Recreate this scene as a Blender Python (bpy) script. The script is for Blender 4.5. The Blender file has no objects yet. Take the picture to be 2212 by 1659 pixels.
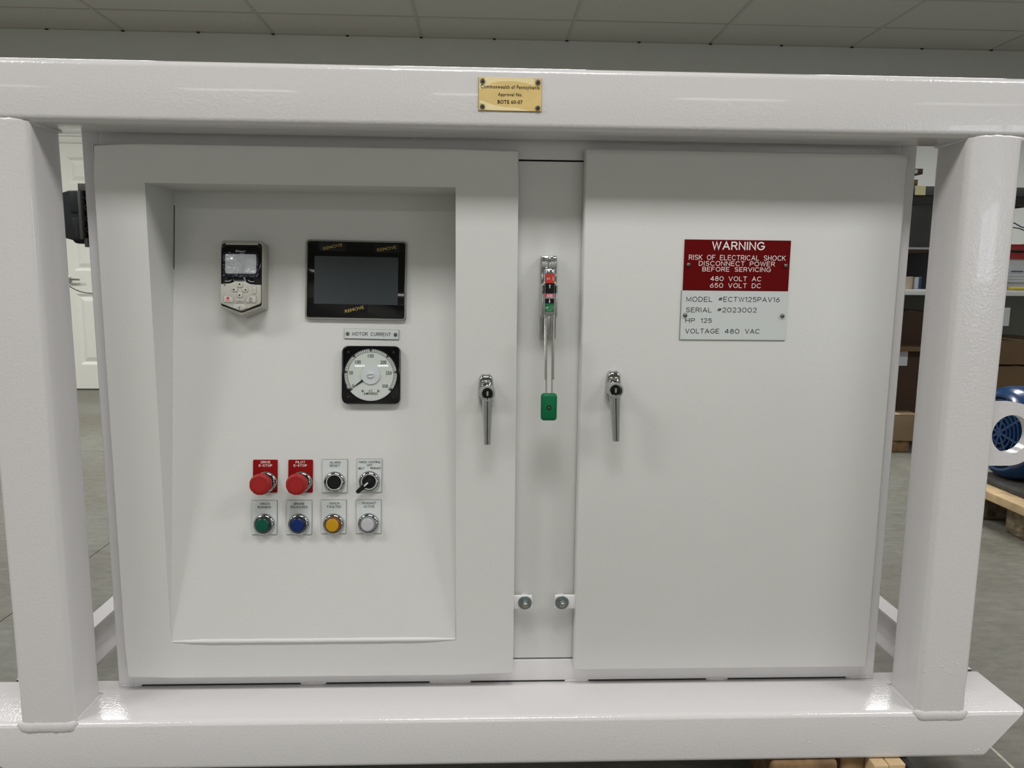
import bpy, bmesh, math, random
from math import sin, cos, pi, radians
from mathutils import Matrix, Vector
random.seed(7)
SC = bpy.context.scene
COL = SC.collection

# ---------------------------------------------------------------- camera
cam_d = bpy.data.cameras.new('camera')
cam_d.sensor_width = 36.0
cam_d.lens = 36.0 * 1635.7 / 2212
cam_d.clip_start = 0.02
cam = bpy.data.objects.new('camera', cam_d)
COL.objects.link(cam)
SC.camera = cam
def cam_matrix(pitch, yaw, roll):
    Rz = Matrix.Rotation(yaw, 3, 'Z')
    Rx = Matrix.Rotation(pitch, 3, 'X')
    cr, sr = cos(roll), sin(roll)
    Ry = Matrix(((cr, 0, sr), (0, 1, 0), (-sr, 0, cr)))
    M = Rz @ Rx @ Ry                       # columns: right, forward, up
    r, f, u = M.col[0], M.col[1], M.col[2]
    return Matrix(((r[0], u[0], -f[0]), (r[1], u[1], -f[1]), (r[2], u[2], -f[2])))
cm = cam_matrix(radians(-8.153), radians(-2.306), radians(-0.577)).to_4x4()
cm.translation = Vector((0, -1.3445, 0.0264))
cam.matrix_world = cm

# ---------------------------------------------------------------- world, exposure
SC.view_settings.view_transform = 'Standard'
SC.view_settings.look = 'None'
SC.view_settings.gamma = 1.0
SC.view_settings.use_curve_mapping = False
SC.view_settings.exposure = -0.13
wd = bpy.data.worlds.new('world'); SC.world = wd; wd.use_nodes = True
wd.node_tree.nodes['Background'].inputs[0].default_value = (0.75, 0.85, 1.0, 1)
wd.node_tree.nodes['Background'].inputs[1].default_value = 0.3

FLOOR = -0.998
CEIL = 1.99
WALL_Y = 5.36
XL, XR, YB = -7.0, 7.4, -14.5

# ---------------------------------------------------------------- lights: the ceiling's recessed panels
LIGHT_ROWS = (-11.8, -6.65, -1.24, 3.2)
LIGHT_COLS = (-4.95, -2.45, 0.05, 2.55, 5.05)
LP = {-11.8: 130, -6.65: 46, -1.24: 32, 3.2: 54}
CW = {-4.95: 1.25, -2.45: 1.25, 0.05: 0.85, 2.55: 1.25, 5.05: 1.25}
for ly in LIGHT_ROWS:
    for lx in LIGHT_COLS:
        L = bpy.data.lights.new('ceiling_panel_light', 'AREA')
        L.shape = 'RECTANGLE'; L.size = 1.12; L.size_y = 0.52
        L.energy = LP[ly] * (CW[lx] if ly == -1.24 else 1.0)
        L.color = (1.0, 0.988, 0.972)
        L.spread = radians(160)
        lo = bpy.data.objects.new('ceiling_panel_light', L)
        lo.location = (lx, ly, CEIL - 0.035)
        COL.objects.link(lo)

# ---------------------------------------------------------------- materials
def mat(name, color, rough=0.5, metal=0.0, bump=0.0, bscale=200, var=0.0, vscale=5, coat=0.0,
        spec=0.5, emit=None, estr=0, dirt=None, bdist=0.001):
    m = bpy.data.materials.new(name); m.use_nodes = True
    nt = m.node_tree; b = nt.nodes['Principled BSDF']
    b.inputs['Base Color'].default_value = (*color, 1)
    b.inputs['Roughness'].default_value = rough
    b.inputs['Metallic'].default_value = metal
    b.inputs['Specular IOR Level'].default_value = spec
    b.inputs['Coat Weight'].default_value = coat
    tc = nt.nodes.new('ShaderNodeTexCoord')
    if var:
        n = nt.nodes.new('ShaderNodeTexNoise'); n.inputs['Scale'].default_value = vscale
        n.inputs['Detail'].default_value = 5
        nt.links.new(tc.outputs['Object'], n.inputs['Vector'])
        r = nt.nodes.new('ShaderNodeValToRGB')
        r.color_ramp.elements[0].position = 0.3; r.color_ramp.elements[1].position = 0.7
        c0 = tuple(max(0, c * (1 - var)) for c in color); c1 = tuple(min(1, c * (1 + var)) for c in color)
        if dirt: c0 = dirt
        r.color_ramp.elements[0].color = (*c0, 1); r.color_ramp.elements[1].color = (*c1, 1)
        nt.links.new(n.outputs['Fac'], r.inputs['Fac'])
        nt.links.new(r.outputs['Color'], b.inputs['Base Color'])
    if bump:
        n = nt.nodes.new('ShaderNodeTexNoise'); n.inputs['Scale'].default_value = bscale
        n.inputs['Detail'].default_value = 2
        nt.links.new(tc.outputs['Object'], n.inputs['Vector'])
        bp = nt.nodes.new('ShaderNodeBump'); bp.inputs['Strength'].default_value = bump
        bp.inputs['Distance'].default_value = bdist
        nt.links.new(n.outputs['Fac'], bp.inputs['Height'])
        nt.links.new(bp.outputs['Normal'], b.inputs['Normal'])
    if emit:
        b.inputs['Emission Color'].default_value = (*emit, 1)
        b.inputs['Emission Strength'].default_value = estr
    return m

M = {}
M['frame'] = mat('gloss_white_frame_paint', (0.70, 0.685, 0.69), 0.15, bump=0.9, bscale=210, bdist=0.00055, coat=0.25)
M['door'] = mat('satin_white_door_paint', (0.685, 0.688, 0.672), 0.30, bump=0.7, bscale=260, bdist=0.00028)
M['body'] = mat('white_cabinet_paint', (0.74, 0.73, 0.74), 0.3, bump=0.6, bscale=260, bdist=0.00028)
M['weld'] = mat('painted_weld', (0.70, 0.685, 0.69), 0.2, bump=0.6, bscale=120, bdist=0.0006)
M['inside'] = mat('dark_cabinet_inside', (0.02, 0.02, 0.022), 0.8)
M['chrome'] = mat('polished_chrome', (0.50, 0.51, 0.52), 0.06, 1.0)
M['chrome2'] = mat('brushed_nickel', (0.5, 0.49, 0.46), 0.28, 1.0)
M['zinc'] = mat('zinc_plate', (0.32, 0.37, 0.38), 0.35, 1.0)
M['steel'] = mat('screw_steel', (0.22, 0.21, 0.20), 0.35, 1.0)
M['brass'] = mat('brushed_brass', (0.82, 0.61, 0.25), 0.34, 0.30, var=0.06, vscale=30)
M['brass_light'] = mat('pale_brass_sheen', (0.95, 0.80, 0.45), 0.3, 0.2)
M['brass_edge'] = mat('brass_edge', (0.25, 0.17, 0.06), 0.4, 1.0)
M['red_plate'] = mat('dark_red_laminate', (0.125, 0.0, 0.0005), 0.45, spec=0.12)
M['red_plate2'] = mat('legend_red_laminate', (0.23, 0.001, 0.002), 0.4, spec=0.15)
M['white_plate'] = mat('white_laminate', (0.62, 0.66, 0.655), 0.35)
M['plate_core'] = mat('black_laminate_core', (0.03, 0.03, 0.035), 0.5)
M['white_ink'] = mat('white_engraving', (0.85, 0.83, 0.82), 0.5)
M['black_ink'] = mat('black_engraving', (0.006, 0.006, 0.01), 0.6, spec=0.1)
M['red_plastic'] = mat('red_button_plastic', (0.33, 0.012, 0.012), 0.45, spec=0.3)
M['red_dark'] = mat('red_groove', (0.25, 0.01, 0.01), 0.6)
M['green_lens'] = mat('green_lens', (0.0, 0.075, 0.048), 0.35, spec=0.25)
M['green_ring'] = mat('green_lens_side', (0.0, 0.02, 0.015), 0.25)
M['blue_lens'] = mat('blue_lens', (0.002, 0.018, 0.12), 0.35, spec=0.25)
M['blue_ring'] = mat('blue_lens_side', (0.0, 0.006, 0.03), 0.25)
M['amber_lens'] = mat('amber_lens', (0.50, 0.27, 0.008), 0.35, spec=0.25)
M['amber_ring'] = mat('amber_lens_side', (0.16, 0.05, 0.0), 0.25)
M['clear_lens'] = mat('clear_lens', (0.48, 0.48, 0.50), 0.35)
M['clear_ring'] = mat('clear_lens_side', (0.22, 0.22, 0.23), 0.25)
M['black'] = mat('black_plastic', (0.006, 0.006, 0.007), 0.3, spec=0.22)
M['black_gloss'] = mat('black_gloss_glass', (0.003, 0.003, 0.004), 0.06, spec=0.3)
M['film'] = mat('film_tape', (0.006, 0.007, 0.008), 0.15, spec=0.3)
M['screen'] = mat('grey_display', (0.038, 0.046, 0.052), 0.25, spec=0.3)
M['bezel'] = mat('grey_bezel', (0.25, 0.25, 0.235), 0.4)
M['gold_ink'] = mat('gold_lettering', (0.42, 0.29, 0.06), 0.5)
M['keypad_shell'] = mat('keypad_shell', (0.44, 0.43, 0.38), 0.45, bump=0.1, bscale=900)
M['keypad_face'] = mat('keypad_face', (0.52, 0.51, 0.46), 0.45)
M['lcd'] = mat('lcd_film', (0.46, 0.48, 0.51), 0.16, 0.25, var=0.22, vscale=40, bump=0.5, bscale=90, bdist=0.002)
M['lcd_edge'] = mat('lcd_edge', (0.008, 0.010, 0.016), 0.12, spec=0.3, bump=0.6, bscale=70, bdist=0.002)
M['dial'] = mat('dial_face', (0.62, 0.67, 0.63), 0.5)
M['frost'] = mat('frosted_disc', (0.62, 0.66, 0.68), 0.45)
M['sw_red'] = mat('switch_red', (0.55, 0.035, 0.02), 0.4)
M['sw_green'] = mat('switch_green', (0.0, 0.16, 0.04), 0.4)
M['knob_green'] = mat('knob_green', (0.0, 0.135, 0.05), 0.35, spec=0.3)
M['stop_red'] = mat('stop_red', (0.6, 0.05, 0.07), 0.5)
M['start_green'] = mat('start_green', (0.01, 0.13, 0.07), 0.5)
M['ceil'] = mat('ceiling_tile', (0.50, 0.49, 0.45), 0.95, var=0.10, vscale=160, bump=0.6, bscale=140, bdist=0.004)
M['tbar'] = mat('ceiling_grid_paint', (0.40, 0.395, 0.36), 0.6)
M['wall'] = mat('grey_wall_paint', (0.60, 0.62, 0.60), 0.8, var=0.02, vscale=3)
M['room'] = mat('room_wall_paint', (0.50, 0.49, 0.46), 0.85)
M['trim'] = mat('white_trim', (0.74, 0.75, 0.69), 0.45)
M['dgrey'] = mat('charcoal_plastic', (0.022, 0.026, 0.028), 0.45, spec=0.3)
M['dgrey2'] = mat('grey_rib_plastic', (0.075, 0.075, 0.072), 0.5)
M['cable'] = mat('black_cable', (0.02, 0.02, 0.02), 0.5)
M['wood'] = mat('pine_board', (0.58, 0.42, 0.24), 0.7, var=0.25, vscale=14)
M['wood_dark'] = mat('dark_brown_board', (0.20, 0.12, 0.055), 0.8, var=0.45, vscale=25)  # brown wood, darkened for the shade under the beam
M['bark'] = mat('rough_timber', (0.16, 0.125, 0.075), 0.9, var=0.6, vscale=22, bump=1.0, bscale=30, bdist=0.02)
M['blue'] = mat('blue_motor_paint', (0.006, 0.04, 0.13), 0.25, coat=0.3)
M['blue_dark'] = mat('motor_slots', (0.004, 0.006, 0.012), 0.6)
M['mat'] = mat('rubber_mat', (0.055, 0.052, 0.048), 0.8, var=0.3, vscale=20)
M['card3'] = mat('light_cardboard', (0.25, 0.175, 0.10), 0.8)
M['card'] = mat('cardboard', (0.145, 0.09, 0.045), 0.8, var=0.08, vscale=8)
M['card2'] = mat('cardboard_brown', (0.055, 0.028, 0.016), 0.8, var=0.1, vscale=8)
M['cardw'] = mat('white_card', (0.6, 0.62, 0.64), 0.6)
M['bench'] = mat('white_bench_edge', (0.72, 0.73, 0.74), 0.5)
M['post'] = mat('dark_grey_shelf', (0.07, 0.075, 0.08), 0.5)
M['blackm'] = mat('black_metal', (0.015, 0.015, 0.015), 0.5)
M['backp'] = mat('grey_back_panel', (0.24, 0.25, 0.23), 0.7)
M['sticky'] = mat('yellow_note', (0.75, 0.73, 0.42), 0.7)
M['binred'] = mat('red_bin', (0.36, 0.015, 0.02), 0.4)
M['drawer'] = mat('pale_drawer', (0.66, 0.71, 0.75), 0.5)
M['blueb'] = mat('blue_plastic', (0.02, 0.06, 0.22), 0.35)
M['yellow'] = mat('yellow_plastic', (0.7, 0.52, 0.05), 0.45)
M['paper'] = mat('paper', (0.62, 0.65, 0.68), 0.7)
M['roll'] = mat('cream_roll', (0.55, 0.46, 0.36), 0.7)
M['bag'] = mat('clear_bag', (0.45, 0.48, 0.52), 0.15)
M['winglow'] = mat('daylight_window', (0.8, 0.85, 0.9), 0.5, emit=(0.80, 0.88, 1.0), estr=7.0)
M['diffuser'] = mat('lit_diffuser', (0.8, 0.8, 0.8), 0.6, emit=(1.0, 0.97, 0.93), estr=1.5)
M['troffer'] = mat('light_frame', (0.7, 0.7, 0.68), 0.5)

def floor_mat():
    m = bpy.data.materials.new('concrete_floor'); m.use_nodes = True
    nt = m.node_tree; b = nt.nodes['Principled BSDF']
    tc = nt.nodes.new('ShaderNodeTexCoord')
    mp = nt.nodes.new('ShaderNodeMapping'); mp.inputs['Scale'].default_value = (1, 2.2, 1)
    n1 = nt.nodes.new('ShaderNodeTexNoise'); n1.inputs['Scale'].default_value = 13; n1.inputs['Detail'].default_value = 12
    n1.inputs['Roughness'].default_value = 0.78; n1.inputs['Distortion'].default_value = 0.25
    n2 = nt.nodes.new('ShaderNodeTexNoise'); n2.inputs['Scale'].default_value = 1.3; n2.inputs['Detail'].default_value = 4
    r = nt.nodes.new('ShaderNodeValToRGB'); e = r.color_ramp.elements
    e[0].position = 0.25; e[0].color = (0.085, 0.086, 0.07, 1)
    e[1].position = 0.75; e[1].color = (0.25, 0.25, 0.215, 1)
    mx = nt.nodes.new('ShaderNodeMix'); mx.data_type = 'RGBA'; mx.blend_type = 'MULTIPLY'
    mx.inputs[0].default_value = 0.7
    r2 = nt.nodes.new('ShaderNodeValToRGB'); f = r2.color_ramp.elements
    f[0].position = 0.35; f[0].color = (0.72, 0.66, 0.56, 1); f[1].position = 0.6; f[1].color = (1, 1, 1, 1)
    L = nt.links.new
    gen = nt.nodes.new('ShaderNodeNewGeometry')
    L(gen.outputs['Position'], mp.inputs['Vector'])
    L(mp.outputs[0], n1.inputs['Vector']); L(gen.outputs['Position'], n2.inputs['Vector'])
    L(n1.outputs['Fac'], r.inputs['Fac']); L(n2.outputs['Fac'], r2.inputs['Fac'])
    L(r.outputs[0], mx.inputs[6]); L(r2.outputs[0], mx.inputs[7]); L(mx.outputs[2], b.inputs['Base Color'])
    b.inputs['Roughness'].default_value = 0.5
    bp = nt.nodes.new('ShaderNodeBump'); bp.inputs['Strength'].default_value = 0.35; bp.inputs['Distance'].default_value = 0.004
    L(n1.outputs['Fac'], bp.inputs['Height']); L(bp.outputs[0], b.inputs['Normal'])
    return m
M['floor'] = floor_mat()
M['joint'] = mat('pale_floor_joint', (0.55, 0.52, 0.43), 0.8, var=0.3, vscale=60)

def glass_mat():
    m = bpy.data.materials.new('clear_cover_glass'); m.use_nodes = True
    nt = m.node_tree; nt.nodes.clear()
    o = nt.nodes.new('ShaderNodeOutputMaterial'); mx = nt.nodes.new('ShaderNodeMixShader')
    t = nt.nodes.new('ShaderNodeBsdfTransparent'); g = nt.nodes.new('ShaderNodeBsdfGlossy')
    g.inputs['Roughness'].default_value = 0.02
    lw = nt.nodes.new('ShaderNodeLayerWeight'); lw.inputs[0].default_value = 0.5
    pw = nt.nodes.new('ShaderNodeMath'); pw.operation = 'POWER'; pw.inputs[1].default_value = 4
    ma = nt.nodes.new('ShaderNodeMath'); ma.operation = 'MULTIPLY_ADD'; ma.inputs[1].default_value = 0.9; ma.inputs[2].default_value = 0.045
    nt.links.new(lw.outputs['Facing'], pw.inputs[0]); nt.links.new(pw.outputs[0], ma.inputs[0])
    nt.links.new(ma.outputs[0], mx.inputs[0]); nt.links.new(t.outputs[0], mx.inputs[1])
    nt.links.new(g.outputs[0], mx.inputs[2]); nt.links.new(mx.outputs[0], o.inputs[0])
    return m
M['glass'] = glass_mat()

# ---------------------------------------------------------------- helpers
def finish(bm, ang=35):
    bmesh.ops.recalc_face_normals(bm, faces=bm.faces)
def obj(name, bm, m, parent=None, smooth=35, M4=None):
    me = bpy.data.meshes.new(name)
    if M4 is not None: bm.transform(M4)
    bmesh.ops.recalc_face_normals(bm, faces=bm.faces)
    bm.to_mesh(me); bm.free()
    if smooth:
        for p in me.polygons: p.use_smooth = True
        me.set_sharp_from_angle(angle=radians(smooth))
    me.materials.append(M[m] if isinstance(m, str) else m)
    o = bpy.data.objects.new(name, me); COL.objects.link(o)
    if parent is not None: o.parent = parent
    return o
def empty(name, label, cat, loc=(0, 0, 0), group=None, rot=None):
    o = bpy.data.objects.new(name, None); COL.objects.link(o)
    o.empty_display_size = 0.05
    if rot is not None:
        mm = rot.to_4x4(); mm.translation = Vector(loc); o.matrix_world = mm
    else: o.location = loc
    o['label'] = label; o['category'] = cat
    if group: o['group'] = group
    return o
def tag(o, label, cat, group=None):
    o['label'] = label; o['category'] = cat
    if group: o['group'] = group
    return o
def struct(o): o['kind'] = 'structure'; return o
def box(x0, x1, y0, y1, z0, z1, bev=0.0, seg=3, bm=None, edges=None):
    new = bmesh.new()
    bmesh.ops.create_cube(new, size=1)
    for v in new.verts:
        v.co = Vector(((x0 + x1) / 2 + v.co.x * (x1 - x0), (y0 + y1) / 2 + v.co.y * (y1 - y0), (z0 + z1) / 2 + v.co.z * (z1 - z0)))
    if bev:
        es = new.edges[:]
        if edges is not None:
            es = [e for e in es if edges(e)]
        bmesh.ops.bevel(new, geom=es, offset=bev, segments=seg, profile=0.5, affect='EDGES')
    if bm is None: return new
    me = bpy.data.meshes.new('t'); new.to_mesh(me); new.free(); bm.from_mesh(me); bpy.data.meshes.remove(me)
    return bm
def along(ax):
    return lambda e: abs((e.verts[0].co - e.verts[1].co).normalized()[ax]) > 0.9
def merge(bm, new, M4=None):
    me = bpy.data.meshes.new('t')
    if M4 is not None: new.transform(M4)
    new.to_mesh(me); new.free(); bm.from_mesh(me); bpy.data.meshes.remove(me)
    return bm
def prism(poly, z0, z1, bev=0.0, seg=2, bm=None):
    """outline in x,y extruded z0..z1; bevel rounds the z1 rim"""
    new = bmesh.new()
    lo = [new.verts.new((p[0], p[1], z0)) for p in poly]
    hi = [new.verts.new((p[0], p[1], z1)) for p in poly]
    n = len(poly)
    new.faces.new(list(reversed(lo))); top = new.faces.new(hi)
    for i in range(n): new.faces.new((lo[i], lo[(i + 1) % n], hi[(i + 1) % n], hi[i]))
    if bev:
        bmesh.ops.bevel(new, geom=list(top.edges), offset=bev, segments=seg, profile=0.5, affect='EDGES')
    if bm is None: return new
    return merge(bm, new)
def rrect(x0, x1, y0, y1, r, n=5):
    pts = []
    for cx, cy, a in ((x1 - r, y1 - r, 0), (x0 + r, y1 - r, 90), (x0 + r, y0 + r, 180), (x1 - r, y0 + r, 270)):
        for i in range(n + 1):
            t = radians(a + 90 * i / n); pts.append((cx + r * cos(t), cy + r * sin(t)))
    return pts
def circ(cx, cy, r, n=32): return [(cx + r * cos(2 * pi * i / n), cy + r * sin(2 * pi * i / n)) for i in range(n)]
def lathe(profile, n=32, cx=0, cy=0, bm=None, shape=None, soft=False):
    """profile of (r, z) revolved about z"""
    new = bmesh.new(); rings = []
    for r, z in profile:
        if r < 1e-7: rings.append([new.verts.new((cx, cy, z))]); continue
        ring = []
        for i in range(n):
            t = 2 * pi * i / n; rr = r * ((shape(t) if r > .0178 or r < .0001 or not soft else 1) if shape else 1)
            ring.append(new.verts.new((cx + rr * cos(t), cy + rr * sin(t), z)))
        rings.append(ring)
    for a, b in zip(rings, rings[1:]):
        if len(a) == 1 and len(b) == 1: continue
        for i in range(n):
            j = (i + 1) % n
            if len(a) == 1: new.faces.new((a[0], b[i], b[j]))
            elif len(b) == 1: new.faces.new((a[i], a[j], b[0]))
            else: new.faces.new((a[i], a[j], b[j], b[i]))
    if bm is None: return new
    return merge(bm, new)
def tube(pts, rad, n=10, bm=None, caps=True):
    new = bmesh.new(); rings = []; pts = [Vector(p) for p in pts]
    rads = rad if isinstance(rad, (list, tuple)) else [rad] * len(pts)
    up = Vector((0.13, 0.37, 0.92))
    for i, p in enumerate(pts):
        d = (pts[min(i + 1, len(pts) - 1)] - pts[max(i - 1, 0)]).normalized()
        a = d.cross(up)
        if a.length < 0.05: a = d.cross(Vector((1, 0, 0)))
        a.normalize(); b = d.cross(a)
        rings.append([new.verts.new(p + rads[i] * (cos(2 * pi * k / n) * a + sin(2 * pi * k / n) * b)) for k in range(n)])
    for a, b in zip(rings, rings[1:]):
        for i in range(n):
            j = (i + 1) % n; new.faces.new((a[i], a[j], b[j], b[i]))
    if caps:
        new.faces.new(rings[0]); new.faces.new(list(reversed(rings[-1])))
    if bm is None: return new
    return merge(bm, new)
# frames for things mounted on a wall plane: local x = right, y = up, z = out towards the viewer
ROT_FRONT = Matrix(((1, 0, 0), (0, 0, -1), (0, 1, 0)))
TILT = Vector((0, 0.1339, 0.891)).normalized()
ROT_PANEL = Matrix(((1, 0, 0), (0, TILT.y, -TILT.z), (0, TILT.z, TILT.y)))
P0 = Vector((0, 0.0971, -0.704))
def on_panel(x, s, off=0.0): return P0 + Vector((x, 0, 0)) + TILT * s + Vector((0, -TILT.z, TILT.y)) * off

# ---------------------------------------------------------------- engraver's single-stroke lettering
def A(cx, cy, rx, ry, a0, a1, n=8):
    return [(cx + rx * cos(radians(a0 + (a1 - a0) * i / n)), cy + ry * sin(radians(a0 + (a1 - a0) * i / n))) for i in range(n + 1)]
G = {   # width, strokes, on a height-1 grid
 'A': (.78, [[(0, 0), (.39, 1), (.78, 0)], [(.13, .33), (.65, .33)]]),
 'B': (.64, [[(0, 0), (0, 1)], [(0, 1)] + A(.36, .76, .24, .24, 90, -90) + [(0, .52)], [(.3, .52)] + A(.38, .26, .26, .26, 90, -90) + [(0, 0)]]),
 'C': (.76, [A(.42, .5, .42, .5, 45, 315, 16)]),
 'D': (.70, [[(0, 0), (0, 1)], [(0, 1)] + A(.28, .5, .42, .5, 90, -90, 12) + [(0, 0)]]),
 'E': (.60, [[(.6, 1), (0, 1), (0, 0), (.6, 0)], [(0, .52), (.5, .52)]]),
 'F': (.58, [[(.58, 1), (0, 1), (0, 0)], [(0, .52), (.48, .52)]]),
 'G': (.80, [A(.42, .5, .42, .5, 45, 340, 16) + [(.82, .46), (.48, .46)]]),
 'H': (.66, [[(0, 0), (0, 1)], [(.66, 0), (.66, 1)], [(0, .52), (.66, .52)]]),
 'I': (.02, [[(.01, 0), (.01, 1)]]),
 'K': (.66, [[(0, 0), (0, 1)], [(.62, 1), (0, .38)], [(.22, .58), (.66, 0)]]),
 'L': (.54, [[(0, 1), (0, 0), (.54, 0)]]),
 'M': (.78, [[(0, 0), (0, 1), (.39, .12), (.78, 1), (.78, 0)]]),
 'N': (.68, [[(0, 0), (0, 1), (.68, 0), (.68, 1)]]),
 'O': (.84, [A(.42, .5, .42, .5, 0, 360, 24)]),
 'P': (.62, [[(0, 0), (0, 1)], [(0, 1)] + A(.36, .73, .27, .27, 90, -90) + [(0, .46)]]),
 'R': (.64, [[(0, 0), (0, 1)], [(0, 1)] + A(.36, .74, .26, .26, 90, -90) + [(0, .48)], [(.34, .48), (.64, 0)]]),
 'S': (.64, [A(.33, .75, .29, .25, 30, 270, 10) + A(.33, .25, .31, .25, 90, -150, 10)]),
 'T': (.66, [[(0, 1), (.66, 1)], [(.33, 1), (.33, 0)]]),
 'U': (.66, [[(0, 1), (0, .33)] + A(.33, .33, .33, .33, 180, 360, 10) + [(.66, 1)]]),
 'V': (.74, [[(0, 1), (.37, 0), (.74, 1)]]),
 'W': (1.0, [[(0, 1), (.25, 0), (.5, 1), (.75, 0), (1, 1)]]),
 '0': (.72, [A(.36, .5, .36, .5, 0, 360, 24)]),
 '1': (.22, [[(0, .8), (.2, 1), (.2, 0)]]),
 '2': (.62, [A(.31, .7, .3, .3, 165, -35, 10) + [(.0, 0), (.62, 0)]]),
 '3': (.62, [A(.3, .75, .27, .25, 150, -80, 10) + A(.3, .27, .31, .27, 80, -150, 10)]),
 '4': (.68, [[(.5, 0), (.5, 1)], [(.5, 1), (0, .28)], [(0, .28), (.68, .28)]]),
 '5': (.62, [[(.55, 1), (.1, 1), (.05, .55)] + A(.3, .33, .31, .33, 120, -145, 12)]),
 '6': (.62, [[(.48, 1), (.06, .48)], A(.31, .32, .31, .32, 180, -180, 22)]),
 '8': (.62, [A(.31, .76, .25, .24, 270, -90, 16), A(.31, .27, .31, .27, 90, 450, 16)]),
 '#': (.66, [[(.0, .4), (.6, .4)], [(.1, .68), (.7, .68)], [(.12, .25), (.3, .85)], [(.38, .25), (.56, .85)]]),
 '-': (.46, [[(0, .5), (.46, .5)]]),
 '.': (.02, [[(0, 0), (.02, 0)]]),
}
def stroke_text(bm, txt, x0, x1, y0, y1, z, w, gap=0.30, space=0.85):
    """fit txt in the box x0..x1, y0..y1 at height z, stroke width w"""
    tot = 0
    for i, c in enumerate(txt):
        tot += (space if c == ' ' else G[c][0]) + (gap if i < len(txt) - 1 and c != ' ' else 0)
    zbase = z
    h = (y1 - y0) - w; sx = (x1 - x0 - w) / tot
    x = x0 + w / 2
    for i, c in enumerate(txt):
        if c == ' ': x += space * sx; continue
        wd_, st = G[c]; z = zbase
        for pl in st:
            raw = [(x + p[0] * sx, y0 + w / 2 + p[1] * h) for p in pl]
            pts = raw[:1]
            for p in raw[1:]:
                if math.dist(p, pts[-1]) > w * .05: pts.append(p)
            z += 1.2e-5
            lft, rgt = [], []
            n = len(pts)
            closed = n > 6 and math.dist(pts[0], pts[-1]) < w * 0.3
            for k in range(n):
                a = pts[k - 1] if k > 0 else (pts[-2] if closed else None)
                b = pts[k + 1] if k < n - 1 else (pts[1] if closed else None)
                p = pts[k]
                d1 = Vector((p[0] - a[0], p[1] - a[1])).normalized() if a else None
                d2 = Vector((b[0] - p[0], b[1] - p[1])).normalized() if b else None
                if d1 is None: d1 = d2
                if d2 is None: d2 = d1
                t = d1 + d2
                if t.length < 1e-4: t = d1
                t.normalize(); nn = Vector((-t.y, t.x))
                c_ = max(0.45, abs(nn.dot(Vector((-d1.y, d1.x)))))
                o_ = nn * (w / 2 / c_)
                px, py = p
                if a is None and not closed: px -= d1.x * w * .4; py -= d1.y * w * .4
                if b is None and not closed: px += d1.x * w * .4; py += d1.y * w * .4
                lft.append(bm.verts.new((px + o_.x, py + o_.y, z))); rgt.append(bm.verts.new((px - o_.x, py - o_.y, z)))
            for k in range(n - 1):
                try: bm.faces.new((lft[k], rgt[k], rgt[k + 1], lft[k + 1]))
                except ValueError: pass
        x += (wd_ + gap) * sx
def font_text(txt, x0, x1, y0, y1, z, bold=0.0, rot=0.0, fit=True, spacing=1.0):
    """Blender's built-in font as a flat mesh fitted in a box; returns a bmesh"""
    cu = bpy.data.curves.new('lettering', 'FONT'); cu.body = txt; cu.size = 1.0
    cu.offset = bold; cu.space_character = spacing; cu.resolution_u = 3
    o = bpy.data.objects.new('lettering', cu); COL.objects.link(o)
    dg = bpy.context.evaluated_depsgraph_get(); dg.update()
    me = bpy.data.meshes.new_from_object(o.evaluated_get(dg))
    bpy.data.objects.remove(o); bpy.data.curves.remove(cu)
    bm = bmesh.new(); bm.from_mesh(me); bpy.data.meshes.remove(me)
    xs = [v.co.x for v in bm.verts]; ys = [v.co.y for v in bm.verts]
    ax, bx, ay, by = min(xs), max(xs), min(ys), max(ys)
    W_, H_ = x1 - x0, y1 - y0
    for v in bm.verts:
        X = (v.co.x - (ax + bx) / 2) / (bx - ax) * W_; Y = (v.co.y - (ay + by) / 2) / (by - ay) * H_
        v.co = Vector(((x0 + x1) / 2 + X * cos(rot) - Y * sin(rot), (y0 + y1) / 2 + X * sin(rot) + Y * cos(rot), z))
    for f in bm.faces:
        if f.normal.z < 0: f.normal_flip()
    return bm

# ================================================================ THE ROOM
def plank(name, x0, x1, y0, y1, z0, z1, m, parent=None, bev=0.0):
    return obj(name, box(x0, x1, y0, y1, z0, z1, bev), m, parent, smooth=35 if bev else 0)
fl = struct(plank('floor', XL, XR, YB, WALL_Y, FLOOR - 0.25, FLOOR - 0.012, 'joint'))
plank('joint_filler', 1.1265, 1.1335, -2.0, 2.9, FLOOR - .012, FLOOR + .0006, 'joint', fl)
xj = [XL, -6.505, -3.96, -1.415, 1.130, 3.675, 6.22, XR]
yj = [YB, -12.3, -7.2, -2.1, 3.0, WALL_Y]
for i in range(len(xj) - 1):
    for j in range(len(yj) - 1):
        g = 0.0018
        plank('concrete_slab', xj[i] + g, xj[i + 1] - g, yj[j] + g, yj[j + 1] - g, FLOOR - 0.02, FLOOR, 'floor', fl)
# walls
wb = struct(plank('wall_back', XL, XR, WALL_Y, WALL_Y + 0.12, FLOOR, CEIL + 0.1, 'wall'))
struct(plank('wall_left', XL - 0.12, XL, YB, WALL_Y, FLOOR, CEIL + 0.1, 'room'))
struct(plank('wall_front', XL, XR, YB - 0.12, YB, FLOOR, CEIL + 0.1, 'room'))
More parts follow.
